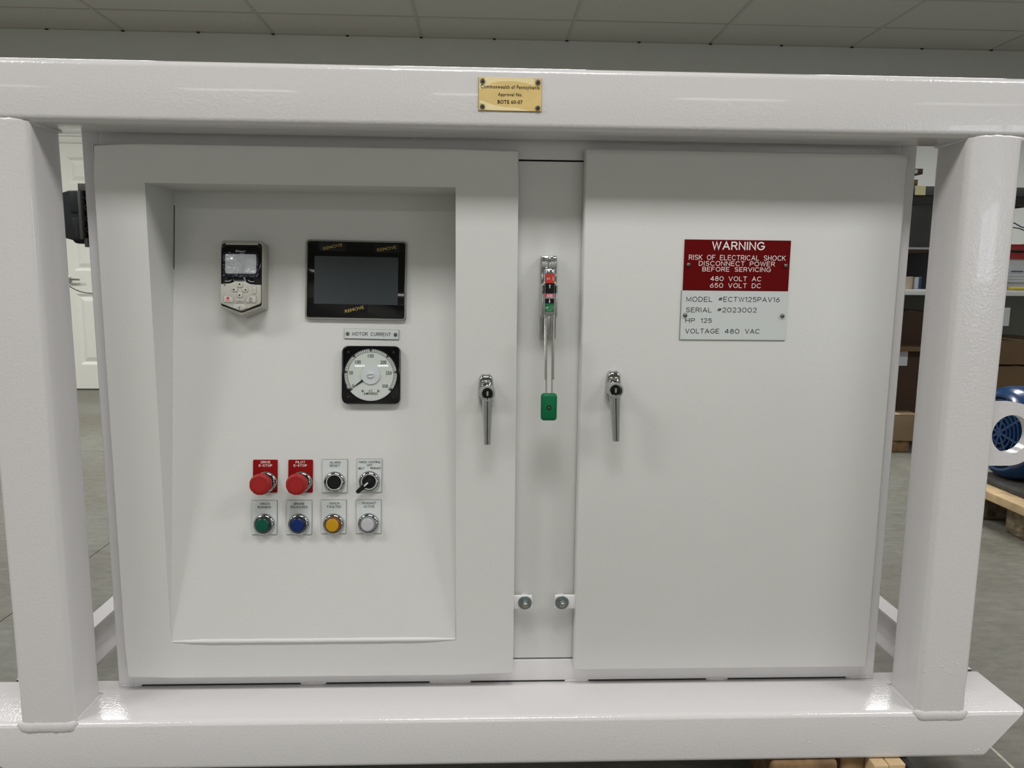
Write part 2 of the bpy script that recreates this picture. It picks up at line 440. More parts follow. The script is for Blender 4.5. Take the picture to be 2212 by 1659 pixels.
# right wall with a daylight window opening
WY0, WY1, WZ0, WZ1 = -11.2, -8.2, -0.05, 1.15
bm = box(XR, XR + .12, YB, WY0, FLOOR, CEIL + .1)
box(XR, XR + .12, WY1, WALL_Y, FLOOR, CEIL + .1, bm=bm)
box(XR, XR + .12, WY0, WY1, FLOOR, WZ0, bm=bm); box(XR, XR + .12, WY0, WY1, WZ1, CEIL + .1, bm=bm)
struct(obj('wall_right', bm, 'room', smooth=0))
wn = struct(obj('window_1', box(XR + .06, XR + .07, WY0, WY1, WZ0, WZ1), 'winglow', smooth=0))
bm = box(XR - .01, XR + .06, WY0, WY0 + .06, WZ0, WZ1); box(XR - .01, XR + .06, WY1 - .06, WY1, WZ0, WZ1, bm=bm)
box(XR - .01, XR + .06, WY0, WY1, WZ0, WZ0 + .06, bm=bm); box(XR - .01, XR + .06, WY0, WY1, WZ1 - .06, WZ1, bm=bm)
box(XR - .01, XR + .06, (WY0 + WY1) / 2 - .05, (WY0 + WY1) / 2 + .05, WZ0, WZ1, bm=bm)
obj('window_frame', bm, 'trim', wn, smooth=0)
# ceiling: slab, lay-in tiles and grid
ce = struct(plank('ceiling', XL, XR, YB, WALL_Y, CEIL + 0.012, CEIL + 0.1, 'ceil'))
tx0 = 0.702 - 1.2192 * 7
rows_y = [WALL_Y, 4.85] + [4.85 - 0.6096 * k for k in range(1, 7)]
tile_full = None
tile_me = {}
for j in range(len(rows_y) - 1):
    for i in range(14):
        a, b = max(XL, tx0 + 1.2192 * i), min(XR, tx0 + 1.2192 * (i + 1))
        if b - a < 0.05: continue
        y1_, y0_ = rows_y[j], rows_y[j + 1]
        key = (round(b - a, 3), round(y1_ - y0_, 3))
        if key not in tile_me:
            o = obj('ceiling_tile', box(-(b - a) / 2 + .009, (b - a) / 2 - .009, -(y1_ - y0_) / 2 + .009, (y1_ - y0_) / 2 - .009, 0, .014), 'ceil', ce, smooth=0)
            tile_me[key] = o.data
        else:
            o = bpy.data.objects.new('ceiling_tile', tile_me[key]); COL.objects.link(o); o.parent = ce
        o.location = ((a + b) / 2, (y0_ + y1_) / 2, CEIL + random.uniform(-.0008, .0012))
for i in range(1, 13):
    x = tx0 + 1.2192 * i
    if XL < x < XR: plank('grid_bar', x - .012, x + .012, rows_y[-1], WALL_Y, CEIL - .004, CEIL + .002, 'tbar', ce)
for y in rows_y[1:]:
    plank('grid_bar', XL, XR, y - .012, y + .012, CEIL - .003, CEIL + .002, 'tbar', ce)
struct(plank('trim_1', XL, XR, WALL_Y - .02, WALL_Y, CEIL - .004, CEIL + .001, 'tbar'))
# little dark clips where the grid meets the wall
bm = bmesh.new()
for i in range(26):
    x = tx0 + 0.6096 * i
    if XL < x < XR: box(x - .012, x + .012, WALL_Y - .03, WALL_Y - .02, CEIL - .014, CEIL - .004, bm=bm)
obj('grid_clip', bm, 'blackm', ce, smooth=0)
# light fixture frames round the lamps
for ly in LIGHT_ROWS:
    for lx in LIGHT_COLS:
        a, b = .60, .30
        bm = box(lx - a, lx + a, ly - b, ly - b + .03, CEIL - .03, CEIL + .01)
        box(lx - a, lx + a, ly + b - .03, ly + b, CEIL - .03, CEIL + .01, bm=bm)
        box(lx - a, lx - a + .03, ly - b + .03, ly + b - .03, CEIL - .03, CEIL + .01, bm=bm)
        box(lx + a - .03, lx + a, ly - b + .03, ly + b - .03, CEIL - .03, CEIL + .01, bm=bm)
        lf_ = obj('light_frame', bm, 'troffer', ce, smooth=0)
        obj('light_diffuser', box(lx - a + .03, lx + a - .03, ly - b + .03, ly + b - .03, CEIL - .028, CEIL - .024), 'diffuser', lf_, 0)

# ---- white panelled door in the far wall, seen through the left gap
DX0, DX1, DZ0, DZ1 = -3.60, -2.69, FLOOR + .012, 1.08
dr = obj('door_1', box(DX0, DX1, WALL_Y - .024, WALL_Y - .001, DZ0, DZ1), 'trim', smooth=0)
struct(dr)
dcx = (DX0 + DX1) / 2
cols = ((DX0 + .125, dcx - .06), (dcx + .06, DX1 - .125))
bands = ((.752, .968), (.03, .64), (-.775, -.165))
yf, yb_ = WALL_Y - .037, WALL_Y - .024
for a, b in ((DX0, cols[0][0]), (cols[0][1], cols[1][0]), (cols[1][1], DX1)):
    obj('door_stile', box(a, b, yf, yb_, DZ0, DZ1), 'trim', dr, smooth=0)
zr_ = [DZ1, .968, .752, .64, .03, -.165, -.775, DZ0]
for (a, b) in cols:
    for k in range(0, 8, 2):
        obj('door_rail', box(a, b, yf, yb_, zr_[k + 1], zr_[k]), 'trim', dr, smooth=0)
    for z0, z1 in bands:
        bm = bmesh.new()
        def ring(i, yy): return [bm.verts.new((a + i, yy, z0 + i)), bm.verts.new((b - i, yy, z0 + i)), bm.verts.new((b - i, yy, z1 - i)), bm.verts.new((a + i, yy, z1 - i))]
        r0, r1, r2, r3 = ring(0, yf), ring(.022, yf + .0115), ring(.030, yf + .0115), ring(.062, yf + .002)
        for p, q in ((r0, r1), (r1, r2), (r2, r3)):
            for k in range(4): bm.faces.new((p[k], p[(k + 1) % 4], q[(k + 1) % 4], q[k]))
        bm.faces.new(r3)
        obj('door_panel', bm, 'trim', dr, smooth=0)
bm = lathe([(0, 0), (.031, 0), (.031, .006), (.02, .01), (.012, .012), (.012, .045), (.0, .047)], 20)
bm.transform(Matrix.Translation((DX0 + .072, WALL_Y - .037, -.045)) @ ROT_FRONT.to_4x4())
tube([(DX0 + .072, WALL_Y - .078, -.045), (DX0 + .12, WALL_Y - .082, -.043), (DX0 + .185, WALL_Y - .078, -.045)], [.011, .009, .007], 10, bm=bm)
obj('lever_handle', bm, 'chrome2', dr)
bm = box(DX0 - .075, DX0 - .004, WALL_Y - .022, WALL_Y, FLOOR, DZ1 + .07, .006)
box(DX1 + .004, DX1 + .075, WALL_Y - .022, WALL_Y, FLOOR, DZ1 + .07, .006, bm=bm)
box(DX0 - .075, DX1 + .075, WALL_Y - .024, WALL_Y, DZ1 + .004, DZ1 + .072, .006, bm=bm)
box(DX0 - .075, DX1 + .075, WALL_Y - .034, WALL_Y, DZ1 + .060, DZ1 + .076, .004, bm=bm)
struct(obj('trim_2', bm, 'trim'))
struct(plank('baseboard_back', DX1 + .08, XR, WALL_Y - .012, WALL_Y, FLOOR, FLOOR + .09, 'blackm'))

# ================================================================ THE WHITE STEEL SKID FRAME
ZB, ZU = -0.812, -0.912        # bottom beam top / underside
ZT0, ZT1 = 0.274, 0.3766       # top beam
PL0, PL1, PR0, PR1 = -0.8604, -0.7600, 0.8534, 0.9533
fr = empty('skid_frame', 'glossy white welded steel tube frame surrounding the control cabinet', 'frame', (0.05, 0.08, ZU))
OFS = Matrix.Translation((-0.05, -0.08, -ZU))
def fobj(name, bm, m='frame', smooth=35): return obj(name, bm, m, fr, smooth, OFS)
R_ = 0.0105
# bottom beam with raked ends (skid runner)
prof = []
def tubeprof(y0, y1, z0, z1, r, n=5):
    return [(p[0], p[1]) for p in rrect(y0, y1, z0, z1, r, n)]
def beam(y0, y1, z0, z1, xa, xb, r=R_):
    """tube along x; xa(z), xb(z) give the end positions"""
    bm = bmesh.new(); pr_ = tubeprof(y0, y1, z0, z1, r)
    A_ = [bm.verts.new((xa(z), y, z)) for y, z in pr_]; B_ = [bm.verts.new((xb(z), y, z)) for y, z in pr_]
    n = len(pr_)
    for i in range(n): bm.faces.new((A_[i], A_[(i + 1) % n], B_[(i + 1) % n], B_[i]))
    bm.faces.new(A_); bm.faces.new(list(reversed(B_)))
    return bm
XE0, XE1 = -1.035, 1.074
fobj('bottom_beam', beam(0, .158, ZU, ZB, lambda z: XE0 + (ZB - z) * 1.55, lambda z: XE1 - (ZB - z) * .82))
fobj('top_beam', beam(0, .104, ZT0, ZT1, lambda z: PL0 - .0, lambda z: PR1 + .0, .012))
def post(x0, x1, y0=0.0, y1=.1016):
    bm = bmesh.new(); pr_ = rrect(x0, x1, y0, y1, .0115, 5)
    A_ = [bm.verts.new((p[0], p[1], ZB - .001)) for p in pr_]; B_ = [bm.verts.new((p[0], p[1], ZT0 + .001)) for p in pr_]
    n = len(pr_)
    for i in range(n): bm.faces.new((A_[i], A_[(i + 1) % n], B_[(i + 1) % n], B_[i]))
    return bm
fobj('post', post(PL0, PL1)); fobj('post', post(PR0, PR1))
# rear frame
fobj('rear_post', post(PL0, PL1, 1.40, 1.50)); fobj('rear_post', post(PR0, PR1, 1.40, 1.50))
fobj('rear_beam', beam(1.342, 1.50, ZU, ZB, lambda z: XE0 + (ZB - z) * 1.55, lambda z: XE1 - (ZB - z) * .82))
fobj('rear_top_beam', beam(1.40, 1.504, ZT0, ZT1, lambda z: PL0, lambda z: PR1, .012))
# side channels, open towards the middle
def channel(xi, xo):
    s = 1 if xo > xi else -1
    t = .008
    P_ = [(xi, ZB), (xo, ZB), (xo, ZU), (xi, ZU), (xi, ZU + t), (xo - s * t * 1.6, ZU + t * 1.9), (xo - s * t * 1.6, ZB - t * 1.9), (xi, ZB - t)]
    bm = bmesh.new()
    A_ = [bm.verts.new((x, .158, z)) for x, z in P_]; B_ = [bm.verts.new((x, 1.342, z)) for x, z in P_]
    n = len(P_)
    for i in range(n): bm.faces.new((A_[i], A_[(i + 1) % n], B_[(i + 1) % n], B_[i]))
    return bm
fobj('side_channel', channel(-.918, -.960), smooth=25); fobj('side_channel', channel(1.0245, 1.068), smooth=25)
# lifting eye on the right post
cx, cz, ro, ri = 1.014, -.2655, .0615, .0375
bm = bmesh.new(); N = 28
outer = [(PR1 - .002, cz + ro)] + [(cx + ro * cos(radians(90 - 180 * i / N)), cz + ro * sin(radians(90 - 180 * i / N))) for i in range(N + 1)] + [(PR1 - .002, cz - ro)]
def ptang(x, z): return math.atan2(z - cz, x - cx)
M_ = 56
def outpt(t):
    dx, dz = cos(t), sin(t)
    if dx >= 0: return (cx + ro * dx, cz + ro * dz)
    k = min((cx - (PR1 - .002)) / -dx, ro / max(1e-6, abs(dz)))
    return (cx + k * dx, cz + k * dz)
fa = [[], [], [], []]
for i in range(M_):
    t = 2 * pi * i / M_
    ox, oz = outpt(t); ix, iz = cx + ri * cos(t), cz + ri * sin(t)
    for q, (x, z, y) in enumerate(((ox, oz, .04), (ix, iz, .04), (ix, iz, .062), (ox, oz, .062))): fa[q].append(bm.verts.new((x, y, z)))
for i in range(M_):
    j = (i + 1) % M_
    for q in range(4): bm.faces.new((fa[q][i], fa[q][j], fa[(q + 1) % 4][j], fa[(q + 1) % 4][i]))
fobj('lifting_eye', bm)
# welds
def weld(pts, r, ripple=.35, step=.004, flat=None):
    P_ = []
    pts = [Vector(p) for p in pts]
    for a, b in zip(pts, pts[1:]):
        n = max(2, int((b - a).length / step))
        for i in range(n): P_.append(a + (b - a) * i / n)
    P_.append(pts[-1])
    rs = []
    for i, p in enumerate(P_):
        e = min(i, len(P_) - 1 - i); taper = min(1, .45 + e * .18)
        rs.append(r * taper * (1 + ripple * .5 * (.6 * sin(i * 1.9 + r * 900) + .8 * (random.random() - .5))))
    P_ = [p + Vector((random.uniform(-1, 1), random.uniform(-1, 1), random.uniform(-1, 1))) * r * .07 for p in P_]
    bm = tube(P_, rs, 14)
    if flat:
        for v in bm.verts: v.co.y = flat + (v.co.y - flat) * .38
    return bm
fobj(  'weld_bead', weld([(PL0 - .003, .006, ZB - .002), (PL0 + .012, .003, ZB - .0085), (PL1 - .012, .003, ZB - .0085), (PL1 + .003, .006, ZB - .002)], .0115, .10, .0035, flat=.0012), 'weld')
fobj(  'weld_bead', weld([(PR0 - .003, .006, ZB - .002), (PR0 + .012, .003, ZB - .0085), (PR1 - .012, .003, ZB - .0085), (PR1 + .003, .006, ZB - .002)], .0115, .04, flat=.0012), 'weld')
for x in (PL1, PR0):
    s = 1 if x == PL1 else -1
    fobj('weld_bead', weld([(x + s * .001, .008, ZB), (x + s * .001, .098, ZB)], .0045, .2), 'weld')
    fobj('weld_bead', weld([(x + s * .001, .010, ZT0 + .0), (x + s * .001, .1, ZT0)], .0048, .2), 'weld')
    fobj('weld_bead', weld([(x + s * .003, .102, ZB + .002), (x - s * .012, .104, ZB + .001)], .0036, .5), 'weld')
fobj('weld_bead', weld([(PL0, .004, ZT0 - .001), (PL0 + .05, .002, ZT0 + .0005), (PL1 - .006, .003, ZT0 - .002)], .0062, .25, .006, flat=.004), 'weld')
fobj('weld_bead', weld([(PR1, .004, ZT0 - .001), (PR1 - .05, .002, ZT0 + .0005), (PR0 + .006, .003, ZT0 - .002)], .0062, .25, .006, flat=.004), 'weld')
# paint nibs
for x, z in ((.897, -.717), (.905, -.727), (.914, -.731), (.926, -.713), (.862, -.727), (.79, -.835), (.771, -.834), (.79, -.842), (.98, -.897), (.986, -.895), (.63, -.87), (.645, -.873)):
    bm = lathe([(0, .0012), (.0012, .0008), (.0018, 0)], 8); bm.transform(Matrix.Translation((x, 0, z)) @ ROT_FRONT.to_4x4())
    fobj('paint_nib', bm, 'frame')

# ================================================================ THE CABINET
cb = empty('control_cabinet', 'white steel two-door electrical control cabinet standing inside the white frame', 'cabinet', (0.05, 0.3, ZB))
COF = Matrix.Translation((-0.05, -0.3, -ZB))
def cobj(name, bm, m='body', parent=None, smooth=35): return obj(name, bm, m, parent or cb, smooth, COF)
CX0, CX1, CY, CYB, CZ0, CZ1 = -.7375, .8335, .127, .56, ZB + .0035, .345
bm = box(CX0, CX0 + .032, CY, CYB, CZ0, CZ1, .003); box(CX1 - .032, CX1, CY, CYB, CZ0, CZ1, .003, bm=bm)
box(CX0 + .002, CX1 - .002, CYB - .004, CYB, CZ0, CZ1, bm=bm)
box(CX0 + .03, CX1 - .03, CY + .001, CYB, CZ1 - .004, CZ1, bm=bm)
cobj('body', bm)
cobj('upper_fascia', box(CX0 + .031, CX1 - .031, CY, CY + .01, .2435, CZ1 - .001, .0012))
cobj('lower_fascia', box(CX0 + .031, CX1 - .031, CY, CY + .01, CZ0, -.7625, .0015))
cobj('centre_panel', box(-.03, .29, CY + .0005, CY + .009, -.7588, .2405, .0012), 'door')
cobj('inner_liner', box(CX0 + .033, CX1 - .033, .30, .31, CZ0 + .01, CZ1 - .01), 'inside')
# stitch welds on the bottom seam (a dark strip paints the shade of the gaps)
for a, b in ((-.737, -.691), (-.3697, -.3177), (-.1055, -.020), (.1759, .2254), (.4741, .5195), (.7738, .833)):
    cobj('seam_weld', weld([(a, CY + .001, ZB + .002), (b, CY + .001, ZB + .002)], .0032, .5, .0035), 'weld')
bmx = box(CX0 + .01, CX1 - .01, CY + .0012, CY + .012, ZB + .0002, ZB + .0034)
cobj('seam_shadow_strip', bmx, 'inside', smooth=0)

def door_skin(x0, x1, z0, z1, hole=None):
    YD, YI = .0971, .1245
    bm = bmesh.new()
    if hole:
        xs = [x0, hole[0], hole[1], x1]; zs = [z0, hole[2], hole[3], z1]
    else:
        xs = [x0, x1]; zs = [z0, z1]
    V = {(i, k): bm.verts.new((xs[i], YD, zs[k])) for i in range(len(xs)) for k in range(len(zs))}
    nx, nz = len(xs), len(zs)
    for i in range(nx - 1):
        for k in range(nz - 1):
            if hole and i == 1 and k == 1: continue
            bm.faces.new((V[i, k], V[i + 1, k], V[i + 1, k + 1], V[i, k + 1]))
    per = [(i, 0) for i in range(nx)] + [(nx - 1, k) for k in range(1, nz)] + [(i, nz - 1) for i in range(nx - 2, -1, -1)] + [(0, k) for k in range(nz - 2, 0, -1)]
    Bk = [bm.verts.new((V[p].co.x, YI, V[p].co.z)) for p in per]
    for q in range(len(per)):
        r = (q + 1) % len(per)
        bm.faces.new((V[per[q]], V[per[r]], Bk[r], Bk[q]))
    bm.edges.ensure_lookup_table()
    def isedge(e):
        a, b = e.verts[0].co, e.verts[1].co
        onp = lambda c: abs(c.x - x0) < 1e-6 or abs(c.x - x1) < 1e-6 or abs(c.z - z0) < 1e-6 or abs(c.z - z1) < 1e-6
        fr_ = abs(a.y - YD) < 1e-6 and abs(b.y - YD) < 1e-6 and onp(a) and onp(b) and (abs(a.x - b.x) < 1e-6 and (abs(a.x - x0) < 1e-6 or abs(a.x - x1) < 1e-6) or abs(a.z - b.z) < 1e-6 and (abs(a.z - z0) < 1e-6 or abs(a.z - z1) < 1e-6))
        return fr_
    ge = [e for e in bm.edges if isedge(e)]
    # vertical-corner edges
    for e in bm.edges:
        a, b = e.verts[0].co, e.verts[1].co
        if abs(a.y - b.y) > .01 and (abs(a.x - x0) < 1e-6 or abs(a.x - x1) < 1e-6) and (abs(a.z - z0) < 1e-6 or abs(a.z - z1) < 1e-6): ge.append(e)
    bmesh.ops.bevel(bm, geom=ge, offset=.0038, segments=3, profile=.5, affect='EDGES')
    return bm
HX0, HX1, HZ0, HZ1 = -.6150, -.0500, -.704, .187
dl = cobj('door', door_skin(-.7049, .0663, -.7771, .255, (HX0, HX1, HZ0, HZ1)), 'door')
dl['label'] = 'left cabinet door with a sloping recessed instrument panel'
dR = cobj('door', door_skin(.1903, .8006, -.7714, .2604), 'door')
dR['label'] = 'plain right cabinet door with two signs'
def cin(name, bm, m, parent, smooth=35): return obj(name, bm, m, parent, smooth, COF)
# recess: side walls, roof, sloping panel
YT = .231
bm = bmesh.new()
q = lambda *pts: bm.faces.new([bm.verts.new(p) for p in pts])
q((HX0, .0971, HZ0), (HX0, .0971, HZ1), (HX0, YT, HZ1))
q((HX1, .0971, HZ0), (HX1, .0971, HZ1), (HX1, YT, HZ1))
q((HX0, .0971, HZ1), (HX1, .0971, HZ1), (HX1, YT, HZ1), (HX0, YT, HZ1))
cin('recess_wall', bm, 'door', dl, 0)
bm = bmesh.new(); o_ = .0
q((HX0, .0971, HZ0), (HX1 - .0005, .0971, HZ0), (HX1 - .0005, YT, HZ1), (HX0, YT, HZ1))
cin('instrument_panel', bm, 'door', dl, 0)
cin('recess_weld', weld([(HX0 + .004, .0985, HZ0 + .003), (HX1 - .002, .0985, HZ0 + .003)], .0048, .12, .02), 'door', dl)
cin('recess_weld', weld([(HX0 + .001, .1 + .1339 * .02, HZ0 + .02), (HX0 + .001, .0965 + .1339 * .80, HZ0 + .71)], .0016, .9, .006), 'weld', dl)
bm = bmesh.new(); c0, c1 = on_panel(HX0, .745, .0004), on_panel(HX0, .872, .0004)
q(c0, c0 + Vector((.0013, 0, 0)), c1 + Vector((.0016, 0, 0)), c1); cin('corner_crack', bm, 'inside', dl, 0)
# piano hinges
for x, par, n_ in ((-.7085, dl, 36), (.8045, dR, 36)):
    bm = bmesh.new(); z0, z1 = (-.765, .243)
    st = (z1 - z0) / n_
    for i in range(n_):
        merge(bm, lathe([(0, 0), (.0036, .0002), (.0036, st - .0016), (0, st - .0014)], 10), Matrix.Translation((x, .1125, z0 + i * st)))
    box(min(x, x + (.006 if x < 0 else -.006)), max(x, x + (.006 if x < 0 else -.006)), .1115, .1135, z0, z1, bm=bm)
    cin('piano_hinge', bm, 'door', par)
# chrome wing handles
def handle(par, x, z, lx, lz, tipx, tipz):
    Mx = Matrix.Translation((x, .0971, z)) @ ROT_FRONT.to_4x4()
    # escutcheon: barrel outline
    def outline(k):
        pts = []
        n = 10
        for i in range(n + 1):
            v = -cos(pi * i / n); pts.append((k * (.0152 - .0030 * v * v - .0012 * abs(v) ** 3 - .0042 * abs(v) ** 14), v * .033 * k))
        for i in range(n + 1):
            v = cos(pi * i / n); pts.append((-k * (.0152 - .0030 * v * v - .0012 * abs(v) ** 3 - .0042 * abs(v) ** 14), v * .033 * k))
        return pts
    bm = bmesh.new(); rings = []
    for k, h in ((1, 0), (1, .004), (.95, .0085), (.84, .0115), (.6, .0135), (.3, .0145)):
        rings.append([bm.verts.new((p[0], p[1], h)) for p in outline(k)])
    for a, b in zip(rings, rings[1:]):
        for i in range(len(a)): bm.faces.new((a[i], a[(i + 1) % len(a)], b[(i + 1) % len(b)], b[i]))
    bm.faces.new(rings[-1])
    bm.transform(Mx); cin('handle_plate', bm, 'chrome', par)
    hx, hz = lx - x, lz - z
    bm = lathe([(.0145, .010), (.0150, .018), (.0128, .024), (.0125, .032), (.0142, .036), (.0148, .046), (.0138, .0495), (.0115, .0495), (.0108, .043), (0, .043)], 36, hx, hz)
    # lever: three flutes, tapering down
    tx, tz = tipx - x, tipz - z
    secs = []
    for t in (0, .15, .5, 1):
        w = .0098 * (1 - t) + .0062 * t
        cx_, cz_ = hx + (tx - hx) * t, hz - .008 + (tz - hz + .008) * t
        zt = .0475 - .002 * t; zb = .030 + .006 * t
        sec = [(-w, zb), (-w * 1.02, zt - .004), (-w * .7, zt), (-w * .12, zt), (0, zt - .0022), (w * .12, zt), (w * .7, zt), (w * 1.02, zt - .004), (w, zb)]
        secs.append([bm.verts.new((cx_ + a, cz_, b)) for a, b in sec])
    for a, b in zip(secs, secs[1:]):
        for i in range(len(a)):
            j = (i + 1) % len(a); bm.faces.new((a[i], a[j], b[j], b[i]))
    bm.faces.new(secs[-1]); bm.faces.new(secs[0])
    bm.transform(Mx); cin('handle_lever', bm, 'chrome', par)
    bm = lathe([(.0100, .0435), (.0100, .0452), (.0085, .0460), (0, .0460)], 28, hx, hz)
    bm.transform(Mx); cin('lock_cylinder', bm, 'black', par)
    bm = prism([(p[0] + hx, p[1] + hz) for p in rrect(-.0017, .0017, -.0045, .0045, .0015, 3)], .046, .0472)
    bm.transform(Mx); cin('keyhole_plug', bm, 'chrome2', par)
handle(dl, .0080, -.1935, .0106, -.192, .0108, -.2897)
handle(dR, .2535, -.1860, .2511, -.1850, .2558, -.2832)
# lock tabs with washers and nuts
for x0, x1, bx in ((.0655, .1035, .0886), (.1485, .1910, .1632)):
    zc = -.6250
    tb = cobj('lock_tab', box(x0, x1, .1000, .1060, zc - .0145, zc + .0145, .002), 'body')
    Mx = Matrix.Translation((bx, .0998, zc)) @ ROT_FRONT.to_4x4()
    bm = lathe([(0, 0), (.0140, 0), (.0140, .0018), (.0135, .0022), (.006, .0022)], 32); bm.transform(Mx); cin('washer', bm, 'zinc', tb)
    bm = prism(circ(0, 0, .0078, 6), .002, .0095, .0008); bm.transform(Mx); cin('hex_nut', bm, 'zinc', tb)
    bm = lathe([(.0046, .009), (.0046, .0145), (.0038, .0152), (0, .0152)], 20); bm.transform(Mx); cin('threaded_stud', bm, 'chrome2', tb)
    cin('standoff', box(min(bx - .006, bx + .006), bx + .006, .106, .1275, zc - .006, zc + .006), 'body', tb)

# ================================================================ INSTRUMENTS ON THE SLOPING PANEL
def dev(name, label, cat, x, s, group=None, rotz=0.0):
    r = ROT_PANEL @ Matrix.Rotation(rotz, 3, 'Z')
    return empty(name, label, cat, on_panel(x, s, .0004), group, r)
def seat(p, name, bm, m, smooth=35): return obj(name, bm, m, p, smooth)

# ---- handheld keypad in its holder
def zk(x, y): return ((x - 480) * .000111, -(y - 800) * .000111)
kp = dev('drive_keypad', 'pale grey drive keypad with small display and arrow buttons, upper left of recess', 'keypad', -.4690, .7235)
out = [(120, 200), (135, 165), (170, 150), (800, 150), (838, 165), (850, 200), (850, 1300), (830, 1335), (490, 1480), (140, 1345), (120, 1310)]
outp = [zk(*p) for p in reversed(out)]
inn = [(135, 260), (150, 215), (205, 195), (780, 195), (825, 215), (838, 260), (836, 1270), (820, 1300), (510, 1412), (488, 1416), (465, 1410), (150, 1300), (135, 1270)]
bm = prism(outp, 0, .040, .0035, 3)
seat(kp, 'holder', bm, 'keypad_shell')
bm = prism([zk(*p) for p in reversed(inn)], .0398, .0404); seat(kp, 'holder_recess', bm, 'black')
seat(kp, 'top_ledge', box(*[zk(210, 0)[0], zk(770, 0)[0]], zk(0, 232)[1], zk(0, 200)[1], .0400, .0425, .0006), 'keypad_shell')
hb = [(140, 300), (200, 250), (770, 250), (832, 300), (832, 925), (650, 925), (560, 868), (372, 868), (300, 915), (140, 915)]
seat(kp, 'display_surround', prism([zk(*p) for p in reversed(hb)], .0404, .0445, .0008), 'black_gloss')
fbp = [(138, 922), (302, 922), (374, 876), (558, 876), (648, 932), (830, 932), (828, 1240), (808, 1268), (520, 1385), (488, 1394), (455, 1385), (160, 1270), (140, 1250)]
seat(kp, 'button_face', prism([zk(*p) for p in reversed(fbp)], .0404, .0450, .0010), 'keypad_face')
a, b = zk(170, 800); c, d = zk(785, 366)
seat(kp, 'display_film', prism(rrect(a, c, b, d, .005), .0445, .0448), 'lcd_edge')
a, b = zk(215, 740); c, d = zk(750, 400)
seat(kp, 'display', prism(rrect(a, c, b, d, .0035), .0447, .0452, .0003), 'lcd')
bm = bmesh.new()       # film bubbles and softkey cut-outs
for x, y, rx, ry, t in ((360, 545, 38, 55, .5), (440, 600, 38, 48, 0), (640, 570, 42, 62, 0), (585, 670, 32, 42, 0), (520, 530, 34, 24, -.4)):
    for k in range(14):
        a0, a1 = 2 * pi * k / 14, 2 * pi * (k + 1) / 14
        P_ = []
        for aa, f in ((a0, 1), (a1, 1), (a1, .8), (a0, .8)):
            X, Y = rx * cos(aa) * f, ry * sin(aa) * f
            P_.append(zk(x + X * cos(t) - Y * sin(t), y + X * sin(t) + Y * cos(t)))
        bm.faces.new([bm.verts.new((p[0], p[1], .04535)) for p in P_])
seat(kp, 'film_bubble', bm, 'bag', 0)
def key(poly, m='keypad_face', h=.0462, mark=None, mm='black'):
    k = seat(kp, 'key', prism([zk(*p) for p in reversed(poly)], .0449, h, .0005), m)
    return k
def rk(x0, x1, y0, y1, c=14): return [(x0 + c, y0), (x1 - c, y0), (x1, y0 + c), (x1, y1 - c), (x1 - c, y1), (x0 + c, y1), (x0, y1 - c), (x0, y0 + c)]
groove = bmesh.new()
keys = [(rk(425, 520, 885, 985, 22), [(447, 940), (467, 903), (487, 940)]), (rk(425, 520, 1062, 1162, 22), [(447, 1105), (487, 1105), (467, 1142)]),
        (rk(330, 430, 980, 1062, 22), [(342, 1022), (378, 1002), (378, 1042)]), (rk(512, 612, 982, 1066, 22), [(560, 1004), (590, 1025), (560, 1046)]),
        (rk(692, 750, 958, 1098, 12), None), (rk(398, 545, 1190, 1250, 10), None),
        ([(195, 1128), (290, 1128), (358, 1180), (358, 1248), (195, 1248)], None), ([(640, 1132), (748, 1132), (748, 1250), (582, 1250), (582, 1190)], None),
        ([(375, 1275), (545, 1275), (600, 1340), (500, 1378), (455, 1378), (335, 1335)], None)]
for poly, mark in keys:
    cx_ = sum(p[0] for p in poly) / len(poly); cy_ = sum(p[1] for p in poly) / len(poly)
    big = [zk(cx_ + (p[0] - cx_) * 1.05 + (3 if p[0] > cx_ else -3), cy_ + (p[1] - cy_) * 1.05 + (3 if p[1] > cy_ else -3)) for p in reversed(poly)]
    prism(big, .0448, .04515, bm=groove)
    k = key(poly)
    if mark:
        bb = bmesh.new(); bb.faces.new([bb.verts.new((*zk(*p), .04626)) for p in mark]); obj('arrow_mark', bb, 'black', k, 0)
seat(kp, 'key_groove', groove, 'bezel')
def kt(txt, x0, x1, y0, y1, m, z=.0463, bold=0.02):
    a, b = zk(x0, y1); c, d = zk(x1, y0); seat(kp, 'lettering', font_text(txt, a, c, b, d, z, bold), m, 0)
kt('Stop', 238, 298, 1207, 1230, 'stop_red'); kt('Start', 628, 692, 1212, 1235, 'black_ink')
kt('Loc/Rem', 412, 524, 1210, 1232, 'black_ink'); kt('?', 712, 724, 1012, 1040, 'black_ink')
kt('Bluetooth', 430, 560, 332, 358, 'paper', .0446, 0.0)
bm = prism([(zk(268, 1172)[0] + .0029 * cos(t * pi / 10), zk(268, 1172)[1] + .0029 * sin(t * pi / 10)) for t in range(20)], .0462, .0464)
seat(kp, 'stop_symbol', bm, 'stop_red', 0)
bm = bmesh.new()
stroke_pts = [zk(658, 1150), zk(690, 1182), zk(658, 1212), zk(628, 1182)]
for k in range(4):
    a, b = Vector(stroke_pts[k]), Vector(stroke_pts[(k + 1) % 4]); c_ = Vector(zk(659, 1181))
    bm.faces.new([bm.verts.new((*p, .04632)) for p in (a, b, b * .55 + c_ * .45, a * .55 + c_ * .45)])
seat(kp, 'start_symbol', bm, 'start_green', 0)
bm = bmesh.new()       # usb trident, soft-key lines, oval logo, led
